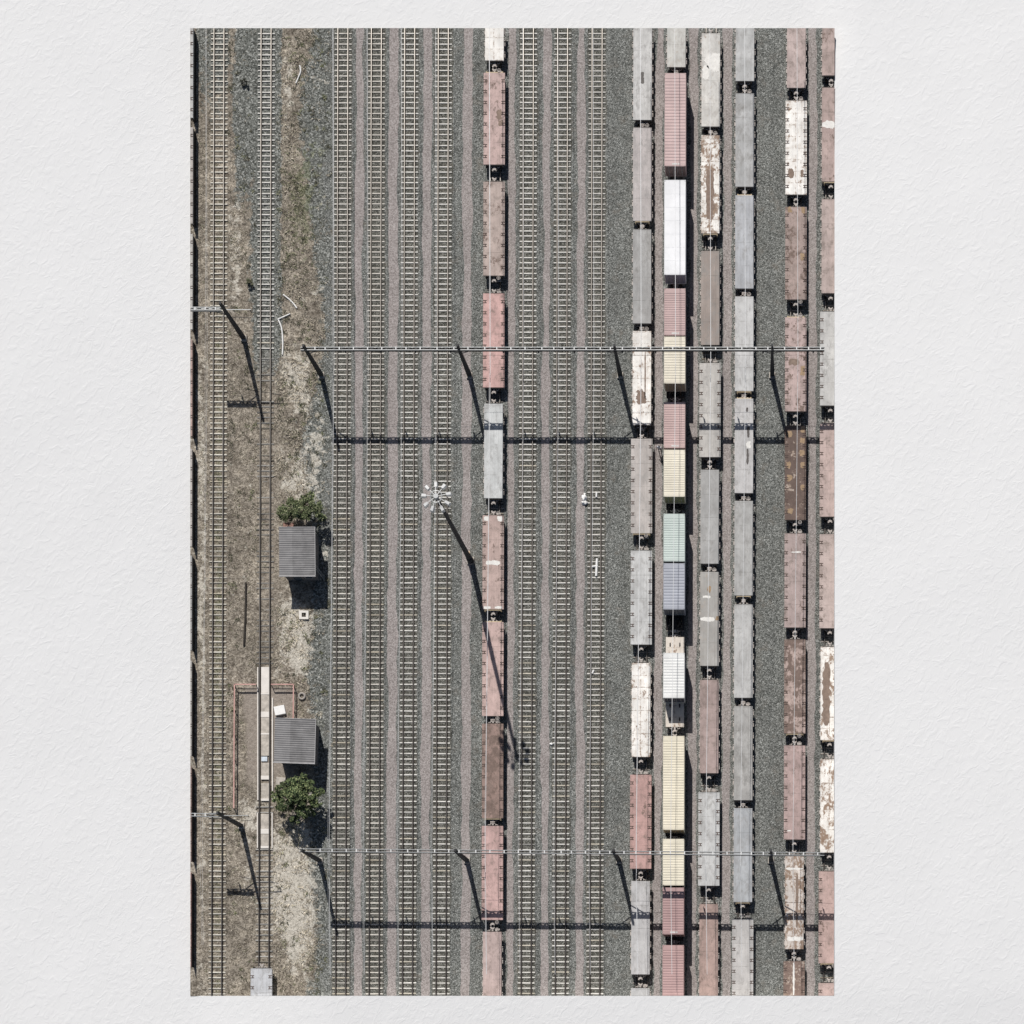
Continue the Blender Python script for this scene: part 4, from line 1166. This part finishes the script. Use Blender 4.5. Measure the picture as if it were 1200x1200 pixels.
h2 = hut(321.3, 369.2, 842.6, 893.4, 3.0, 'grey corrugated hut beside the pink railing above the tree', -0.035, 4)
def ladder():
    p = G(376.0, 668, 0); root = empty('ladder', p); tag(root, 'thin steel ladder leaning on the right side of the upper hut', 'ladder')
    m = MB()
    for q in (-0.2, 0.2): m.tube((0.45, q-1.0, 0.0), (-0.55, q+0.3, 3.1), 0.03, n=6)
    m.build('stiles', M['steel'], root)
    m = MB()
    for i in range(1, 10):
        t = i/10; m.tube((0.45-1.0*t, -1.2+1.3*t, 3.1*t), (0.45-1.0*t, -0.8+1.3*t, 3.1*t), 0.018, n=5)
    m.build('rungs', M['steel'], root)
ladder()
def crate():
    p = G(338.0, 615.5, 0.5); root = empty('crate', (p.x, p.y, 0)); tag(root, 'low reddish brown crate between the bush and upper hut', 'crate')
    m = MB(); m.box(-.6,.6,-.28,.28,0,0.5); m.build('body', M['brown'], root)
    m = MB()
    for i in range(4): m.box(-.62+i*.32,-.62+i*.32+.28,-.30,.30,0.503,0.54)
    m.build('lid', simple('crate_lid',(.27,.16,.13),.9), root)
crate()

# ------------------------------------------------------------------ railing and concrete track slab near the lower hut
def railing():
    root = empty('railing', G(274.5, 802, 0)); tag(root, 'low pink painted railing around the dirt apron by the lower hut', 'railing')
    o = root.location
    def P(px, py, z): q = G(px, py, z); return (q.x-o.x, q.y-o.y, q.z)
    runs = [[(274.5,802),(300,802)],[(318,802),(344,802)],[(274.8,802),(274.4,860),(274.0,947)],[(344,802),(343.5,862)]]
    for run in runs:
        m = MB()
        for a, b in zip(run[:-1], run[1:]): 
            m.bar(P(*a, 0.82), P(*b, 0.82), 0.13, 0.10); m.bar(P(*a, 0.42), P(*b, 0.42), 0.06, 0.06)
        m.build('rail', M['pink'], root)
        for a, b in zip(run[:-1], run[1:]):
            L_ = math.hypot(b[0]-a[0], b[1]-a[1]); k = max(1, int(L_/22))
            for i in range(k+1):
                q = (a[0]+(b[0]-a[0])*i/k, a[1]+(b[1]-a[1])*i/k)
                m = MB(); m.tube(P(*q, 0.0), P(*q, 0.80), 0.05, n=6); m.build('post', M['pink'], root)
railing()
def slab():
    c = G(311.0, 880, 0); root = empty('track_slab', c); tag(root, 'pale concrete slabs laid between the rails beside the lower hut', 'slab')
    segs = [(782,812),(814.5,834),(841,859),(861.5,886),(894,909),(918,936)]
    for i, (a, b) in enumerate(segs):
        p0 = G(0, b, 0).y-c.y; p1 = G(0, a, 0).y-c.y
        m = MB(); m.box(-0.47, 0.47, p0, p1, -0.02, 0.13, 0, 0.02)
        m.build('panel', M['concrete'] if i not in (0,) else M['concretelight'], root)
    for a, b in ((812,814.5),(834,841),(859,861.5),(909,918-4),(935.9,939)):
        p0 = G(0, b, 0).y-c.y; p1 = G(0, a, 0).y-c.y
        m = MB(); m.box(-0.48, 0.48, p0+.01, p1-.01, -0.02, 0.16, 0, 0.02); m.build('cross_slab', M['concretelight'], root)
    m = MB(); m.box(-0.45, 0.25, G(0,892.5,0).y-c.y, G(0,887,0).y-c.y, 0, 0.15, 0, .02); m.build('cover', simple('pale_blue_cover',(.60,.66,.72),.6), root)
    for q in (-1, 1):
        m = MB(); m.box(q*0.86-0.07, q*0.86+0.07, G(0,938,0).y-c.y, G(0,782 if q < 0 else 818,0).y-c.y, 0.0, 0.14, 0, .02); m.build('kerb', M['concretelight'], root)
    c2 = G(310.6, 973, 0); r2 = empty('track_slab', c2); tag(r2, 'pale concrete slabs between the rails left of the tree shadow', 'slab')
    for a, b, mt in ((954,971,'concrete'),(971.2,977.5,'concretelight'),(977.8,991,'concrete'),(991.2,994.5,'concretelight')):
        m = MB(); m.box(-0.47, 0.47, G(0,b,0).y-c2.y, G(0,a,0).y-c2.y, -0.02, 0.13 if mt == 'concrete' else .16, 0, .02); m.build('panel', M[mt], r2)
    for q in (-1, 1):
        m = MB(); m.box(q*0.86-0.07, q*0.86+0.07, G(0,994,0).y-c2.y, G(0,953,0).y-c2.y, 0.0, 0.14, 0, .02); m.build('kerb', M['concretelight'], r2)
slab()

def flat_stone(px, py, w, h, th, rz, mat, label, cat, name):
    p = G(px, py, 0); m = MB(); m.box(-w/2, w/2, -h/2, h/2, -0.02, th, 0, 0.03); o = m.build(name, M[mat], None, p); o.rotation_euler = (0,0,rz); tag(o, label, cat); return o
flat_stone(328.5, 833, 1.25, 1.05, 0.35, 0.2, 'white', 'white square board lying inside the pink railing', 'board', 'board')
flat_stone(329, 916, 1.1, 1.0, 0.12, -0.1, 'concrete', 'pale paving slab peeping out above the tree', 'paving slab', 'paving_slab')
def ring(px, py, R, r, z, mat, label, cat, name, squash=1.0):
    p = G(px, py, 0); m = MB(); n = 20; k = 8; vs = []
    for i in range(n):
        a = 2*math.pi*i/n
        for j in range(k):
            b = 2*math.pi*j/k; rr = R + r*math.cos(b)
            vs.append((rr*math.cos(a), rr*math.sin(a)*squash, z + r*0.8*math.sin(b)))
    m.v = vs
    for i in range(n):
        for j in range(k):
            i2, j2 = (i+1) % n, (j+1) % k
            m.f.append((i*k+j, i2*k+j, i2*k+j2, i*k+j2)); m.m.append(0)
    o = m.build(name, M[mat], None, p); shade_smooth(o); tag(o, label, cat); return o
ring(354, 816, 0.34, 0.13, 0.1, 'rubber', 'pale worn tyre lying right of the pink railing', 'tyre', 'tyre')
def manhole():
    root = empty('manhole', G(356.5, 721, 0)); tag(root, 'square concrete manhole collar with dark opening below the upper hut', 'manhole')
    m = MB()
    for a in ((-.55,.55,.25,.5),(-.55,.55,-.5,-.25),(-.55,-.25,-.25,.25),(.25,.55,-.25,.25)): m.box(*a, 0, .22)
    m.build('collar', M['concretelight'], root)
    m = MB(); m.box(-.25,.25,-.25,.25,0.0,.03); m.build('opening', M['wood'], root)  # dark plate laid inside stands for the shade of the hole
manhole()
def hose(pts, label, r=0.085, mat='white', name='hose', cat='hose'):
    q = [G(x, y, 0) for x, y in pts]; o0 = q[0].copy(); fine = []
    for i in range(len(q)-1):
        a = q[max(0,i-1)]; b = q[i]; c = q[i+1]; d = q[min(len(q)-1,i+2)]
        for k in range(5):
            t = k/5; fine.append(0.5*((2*b)+(c-a)*t+(2*a-5*b+4*c-d)*t*t+(3*b-a-3*c+d)*t**3))
    fine.append(q[-1]); m = MB(); m.path([p-o0+Vector((0,0,r)) for p in fine], r, 7)
    o = m.build(name, M[mat], None, o0); tag(o, label, cat); return o
hose([(351.5,77),(352.5,84),(350,91),(347,98)], 'white bent pipe on the verge near the top edge')
hose([(332,345.5),(339,351),(344,356),(348,361.5)], 'white curved pipe beside the verge, above the other bent one')
hose([(340.5,368),(333,371.5),(325.5,374.8)], 'short straight white pipe on the verge touching the long curved one', name='pipe', cat='pipe')
hose([(326.5,375.5),(330,384),(331.5,397),(331.5,410),(331,416)], 'long curved white pipe lying beside the half buried track')
hose([(288.2,683),(288,705),(287.5,728),(286,757)], 'long dark timber pole lying in dry grass left of the upper hut', 0.11, 'wood', 'timber_pole', 'pole')
hose([(699.8,655),(699.3,664),(698.8,675.5)], 'long white pole lying between the rails of an empty track', 0.14, 'white', 'pole', 'pole')
hose([(693.6,664.4),(697,664.0),(700.8,663.3)], 'short white pole lying across the longer one between the rails', 0.12, 'white', 'pole', 'pole')
hose([(699.2,577.3),(699.0,583)], 'short white stake between rails just right of the white sacks', 0.11, 'white', 'stake', 'stake')
hose([(694,789.5),(696,785.5)], 'small white stick on the sleepers of the littered track', 0.11, 'white', 'stick', 'stick')
def sack(px, py, rx, ry, h, label, seed):
    bm = bmesh.new(); bmesh.ops.create_icosphere(bm, subdivisions=3, radius=1.0)
    for v in bm.verts:
        n = 1 + 0.55*mnoise.noise(v.co*1.5 + Vector((seed*3.1,0,0))) + 0.25*mnoise.noise(v.co*4.0 + Vector((seed*1.3,5,0)))
        v.co = Vector((v.co.x*rx*n, v.co.y*ry*n, max(-0.2, v.co.z)*h*n + 0.2*h))
    me = bpy.data.meshes.new('sack'); bm.to_mesh(me); bm.free(); me.materials.append(M['white'])
    o = link('sack', me, None, G(px, py, 0)); shade_smooth(o); tag(o, label, 'sack')
sack(685.0, 584.5, .32, .40, .35, 'white sack slumped at the path edge, upper part of the heap', 1)
sack(685.5, 589.5, .40, .24, .28, 'white sack at the foot of the small white heap', 2)
sack(685.2, 579.5, .16, .16, .16, 'tiny white bag just above the sack heap', 3)
sack(646.3, 872.0, .22, .15, .12, 'small bluish white scrap on the ballast right of the mast shadow', 4)

# ------------------------------------------------------------------ a person walking between the rows
def person():
    p = G(773.4, 528.8, 0)
    root = empty('person', p, math.radians(160)); tag(root, 'person in pale shirt and dark trousers standing between wagon row and containers', 'person')
    J = [((0,0,0.95),.135),((0,0,1.12),.135),((0,0.0,1.32),.155),((0,0.01,1.46),.085),((0,0.02,1.54),.06),((0,0.03,1.62),.085),((0,0.025,1.72),.075),
         ((.19,0,1.42),.07),((.30,0.02,1.16),.048),((.27,.16,.98),.036),((.255,.22,.92),.04),
         ((-.19,0,1.42),.07),((-.30,0.0,1.15),.048),((-.28,.12,.95),.036),((-.265,.18,.89),.04),
         ((.10,0,.88),.098),((.11,.06,.50),.062),((.115,-.02,.10),.045),((.12,.14,.04),.04),
         ((-.10,0,.88),.098),((-.11,-.03,.50),.062),((-.115,-.12,.10),.045),((-.12,.03,.04),.04)]
    E = [(0,1),(1,2),(2,3),(3,4),(4,5),(5,6),(2,7),(7,8),(8,9),(9,10),(2,11),(11,12),(12,13),(13,14),(0,15),(15,16),(16,17),(17,18),(0,19),(19,20),(20,21),(21,22)]
    me = bpy.data.meshes.new('body'); me.from_pydata([j[0] for j in J], E, [])
    o = link('body', me, root)
    sk_ = o.modifiers.new('skin', 'SKIN'); o.modifiers.new('sub', 'SUBSURF').levels = 1
    for v, j in zip(me.skin_vertices[0].data, J): v.radius = (j[1], j[1])
    me.skin_vertices[0].data[0].use_root = True
    bpy.context.view_layer.update()
    dg = bpy.context.evaluated_depsgraph_get(); ev = bpy.data.meshes.new_from_object(o.evaluated_get(dg))
    o.modifiers.clear(); o.data = ev; ev.name = 'body'
    skin = simple('skin', (.20,.12,.085), .6); shirt = simple('shirt', (.62,.64,.70), .8); trous = simple('trousers', (.05,.055,.07), .85); shoe = simple('shoes', (.03,.03,.03), .7)
    for m in (shirt, trous, skin, shoe): ev.materials.append(m)
    for f in ev.polygons:
        c = f.center; z = c.z
        if z < 0.09: i = 3
        elif z < 0.97 and abs(c.x) < 0.24: i = 1
        elif z > 1.49 or (abs(c.x) > 0.235 and z < 1.12): i = 2
        else: i = 0
        f.material_index = i; f.use_smooth = True
    # fingers and thumbs, rooted in the palms
    fm = MB()
    for s, w in ((1, Vector((.255,.22,.92))), (-1, Vector((-.265,.18,.89)))):
        for k, (dx, L_) in enumerate(((-.024,.065),(-.008,.078),(.008,.072),(.024,.055))):
            a = w + Vector((dx, .015, -.01)); b = a + Vector((0, L_*.6, -L_*.5)); c = b + Vector((0, L_*.15, -L_*.5))
            fm.tube(a, b, .009, .008, 6); fm.tube(b, c, .008, .006, 6)
        a = w + Vector((-s*.03, -.01, 0)); fm.tube(a, a+Vector((-s*.03,.04,-.02)), .011, .009, 6)
    fm.build('fingers', skin, o)
    hb = bmesh.new(); bmesh.ops.create_uvsphere(hb, u_segments=16, v_segments=10, radius=.103)
    for v in list(hb.verts):
        if v.co.z < -0.01 and v.co.y > -0.02: hb.verts.remove(v)
    for v in hb.verts: v.co = Vector((v.co.x*.86, v.co.y*1.0+.015, v.co.z*1.05+1.685))
    hm = bpy.data.meshes.new('hair'); hb.to_mesh(hm); hb.free(); hm.materials.append(simple('hair', (.012,.010,.009), .7)); ho = link('hair', hm, root); shade_smooth(ho)
    fc = MB(); fc.tube((0,.10,1.645),(0,.135,1.63),.016,.012,6); 
    for s in (-1,1): fc.tube((s*.085,.03,1.66),(s*.098,.025,1.66),.026,.02,8)
    fc.build('nose_and_ears', skin, root)
    ey = MB()
    for s in (-1,1): ey.tube((s*.032,.094,1.672),(s*.032,.106,1.672),.012,.008,8)
    ey.box(-.025,.025,.098,.104,1.59,1.60)
    ey.build('eyes_and_mouth', shoe, root)
person()

# ------------------------------------------------------------------ trees and bushes
def crown(name, label, cat, base, blobs, nleaf, leaf, tones, trunk_h, seed, group=None, trunk_r=0.14):
    rr = random.Random(seed)
    root = empty(name, base); tag(root, label, cat, group)
    t = MB(); top = Vector((blobs[0][0]*0.3, blobs[0][1]*0.3, trunk_h))
    t.tube((0,0,0), (top.x*0.5, top.y*0.5, trunk_h*0.5), trunk_r, trunk_r*0.8, 8); t.tube((top.x*0.5, top.y*0.5, trunk_h*0.5), top, trunk_r*0.8, trunk_r*0.6, 8)
    for b in blobs:
        c = Vector(b[:3]); mid = top.lerp(c, 0.5) + Vector((rr.uniform(-.1,.1), rr.uniform(-.1,.1), 0.1))
        t.tube(top, mid, trunk_r*0.5, trunk_r*0.3, 6); t.tube(mid, c, trunk_r*0.3, trunk_r*0.1, 6)
    t.build('trunk', M['bark'], root)
    m = MB(); cols = []
    tot = sum(b[3]**2 for b in blobs)
    for b in blobs:
        c = Vector(b[:3]); R = b[3]; n = int(nleaf*R*R/tot); bt = rr.uniform(0.75, 1.2)
        # small sprays inside each clump
        sprays = []
        for _ in range(max(4, int(n/22))):
            d = Vector((rr.gauss(0,1), rr.gauss(0,1), rr.gauss(0,1)*0.8+0.15)).normalized(); sprays.append((c + d*R*rr.uniform(0.55,1.05), rr.uniform(0.7,1.35)))
        for _ in range(n):
            sc_, st = rr.choice(sprays)
            p = sc_ + Vector((rr.gauss(0,1), rr.gauss(0,1), rr.gauss(0,0.7)))*R*0.16
            nrm = Vector((rr.gauss(0,.6), rr.gauss(0,.6), 1)).normalized()
            u = nrm.orthogonal().normalized(); u = Matrix.Rotation(rr.uniform(0,6.28), 3, nrm) @ u; w = nrm.cross(u)
            s = leaf*rr.uniform(0.6,1.3)
            m.quad(p-u*s, p-w*s*0.5, p+u*s, p+w*s*0.5)
            tt = rr.choice(tones); k = bt*st*rr.uniform(0.75,1.25); cols.append((tt[0]*k, tt[1]*k, tt[2]*k))
    o = m.build('crown', M['leaf'], root); set_tone(o.data, cols)
    return root
TON = [(.095,.128,.055),(.125,.155,.068),(.06,.088,.038),(.19,.215,.10),(.045,.066,.030)]
p = G(355.0, 941.5, 0)
bl = [(0.1,0.2,4.2,0.95),(-1.7,1.1,3.3,0.75),(1.6,0.7,3.3,0.85),(-1.1,-0.9,3.4,0.8),(0.8,-1.4,3.1,0.8),(0.3,1.9,3.3,0.75),(-2.4,0.2,2.7,0.6),(2.1,-0.5,2.8,0.65),(-0.2,-2.3,2.6,0.55),(1.4,1.8,2.9,0.55),
      (-0.8,0.6,4.0,0.7),(0.9,-0.2,4.1,0.7),(-0.9,2.0,2.6,0.55),(-1.9,-0.9,2.5,0.55),(2.5,0.9,2.4,0.5),(0.6,2.7,2.3,0.45),(-2.8,0.9,2.2,0.4),(1.6,-1.6,2.4,0.45),(0.0,-0.4,2.7,0.9),(0.4,1.0,2.9,0.8)]
crown('tree', 'leafy dark green tree standing below the lower hut', 'tree', p, bl, 8500, 0.13, TON, 1.7, 3)
p = G(358.5, 606.5, 0)
bl = [(-0.2,0.0,2.4,0.85),(-1.9,-0.3,2.2,0.8),(1.6,0.0,2.4,0.85),(0.6,1.0,2.0,0.8),(-0.9,0.9,1.9,0.8),(2.2,-0.6,2.1,0.5),(0.9,2.0,1.5,0.45),(-2.4,0.5,1.6,0.45),(0.7,-0.5,2.5,0.55),(-1.1,-0.5,2.4,0.55),(1.9,1.0,1.5,0.4),(-0.1,1.7,1.4,0.4)]
crown('bush', 'leafy green bush growing behind the upper hut', 'bush', p, bl, 5600, 0.12, [(.125,.155,.07),(.175,.20,.10),(.08,.102,.045),(.27,.285,.165),(.055,.075,.033)], 0.9, 5, trunk_r=0.09)
p = G(293, 331, 0)
crown('bush', 'small pale shrub between the two left tracks', 'bush', p, [(0,0,.5,.38),(.3,-.1,.4,.28)], 350, 0.09, [(.20,.20,.12),(.26,.25,.17),(.12,.13,.07)], 0.3, 6, trunk_r=0.04)
p = G(287, 99, 0)
crown('bush', 'tiny grey shrub between the left tracks near the top edge', 'bush', p, [(0,0,.4,.35),(-.3,.25,.3,.25)], 260, 0.09, [(.09,.09,.07),(.14,.14,.11),(.06,.065,.045)], 0.2, 8, trunk_r=0.04)

# ------------------------------------------------------------------ dry grass (nobody could count it)
def grass():
    rr = random.Random(21); m = MB(); cols = []
    dry = [(.40,.355,.285),(.29,.25,.195),(.52,.47,.385),(.19,.16,.122),(.34,.31,.23)]
    grn = [(.17,.18,.10),(.22,.225,.13),(.125,.135,.072),(.29,.28,.18)]
    def tuft(px, py, s, pal, nb, bright):
        x, y = gp(px, py)
        for _ in range(nb):
            a = rr.uniform(0, 6.283); l = s*rr.uniform(0.5, 1.2); w = 0.035+0.05*s*rr.random()
            d = Vector((math.cos(a), math.sin(a), 0)); q = Vector((-d.y, d.x, 0))
            b = Vector((x+rr.gauss(0, s*0.3), y+rr.gauss(0, s*0.3), -0.04))
            tip = b + d*l*0.75 + Vector((0, 0, l*0.55))
            m.tri(b-q*w, b+q*w, tip); c = rr.choice(pal); k = bright*rr.uniform(0.75,1.3); cols.append((c[0]*k, c[1]*k, c[2]*k))
    n = 0
    while n < 11000:
        px = rr.uniform(232, 392); py = rr.uniform(T0+2, B0-2)
        mk = ground_mask(px, py)
        cl = mnoise.noise(Vector((px*0.045, py*0.045, 9)))
        dens = (1-mk[0])*(1-0.95*mk[3])*(0.35+0.9*cl) + 0.05
        # rails stay clear
        ok = True
        for row in ('T1','T2'):
            d = abs(px - (TRK[row]+drift(py)))
            if abs(d-5.85) < 1.6 and rr.random() < 0.85: ok = False
            if row == 'T2' and d < 13 and (py < 420 or 780 < py < 994): ok = False
            if row == 'T1' and d < 6 and py < 110: ok = False
        if 321 < px < 384 and (616 < py < 712 or 842 < py < 935): ok = False
        n += 0.25
        if not ok or rr.random() > dens: continue
        n += 0.75
        pal = grn if rr.random() < mk[2]*0.9 + 0.06 else dry
        tuft(px, py, rr.uniform(0.14, 0.36)*(1.7 if px > 322 else 0.95), pal, rr.randint(3, 6), 0.9+0.6*mk[1])
    # low dark scrub on the verge
    scrub = [(.085,.085,.055),(.12,.115,.075),(.06,.06,.042),(.17,.16,.11)]
    for _ in range(1000):
        px = rr.uniform(326, 388) if rr.random() < 0.75 else rr.uniform(266, 300); py = rr.uniform(T0+3, B0-3)
        if mnoise.noise(Vector((px*0.05, py*0.025, 77))) < 0.02: continue
        if 320 < px < 384 and (614 < py < 714 or 840 < py < 940): continue
        if 276 < px < 346 and 800 < py < 930: continue
        tuft(px, py, rr.uniform(0.25, 0.55), scrub if rr.random() < 0.7 else grn, rr.randint(8, 16), 1.0)
    # green strip between the rails of the left track
    for _ in range(2300):
        py = rr.uniform(230, B0-3); px = TRK['T1']+drift(py)+rr.gauss(0, 2.6)
        if mnoise.noise(Vector((px*0.05, py*0.03, 4))) < -0.15: continue
        if abs(px-TRK['T1']-drift(py)) > 5.0: continue
        tuft(px, py, rr.uniform(0.10, 0.24), grn if rr.random() < 0.65 else dry, 4, 1.0)
    o = m.build('dry_grass', M['grass']); set_tone(o.data, cols); tag(o, kind='stuff')
grass()
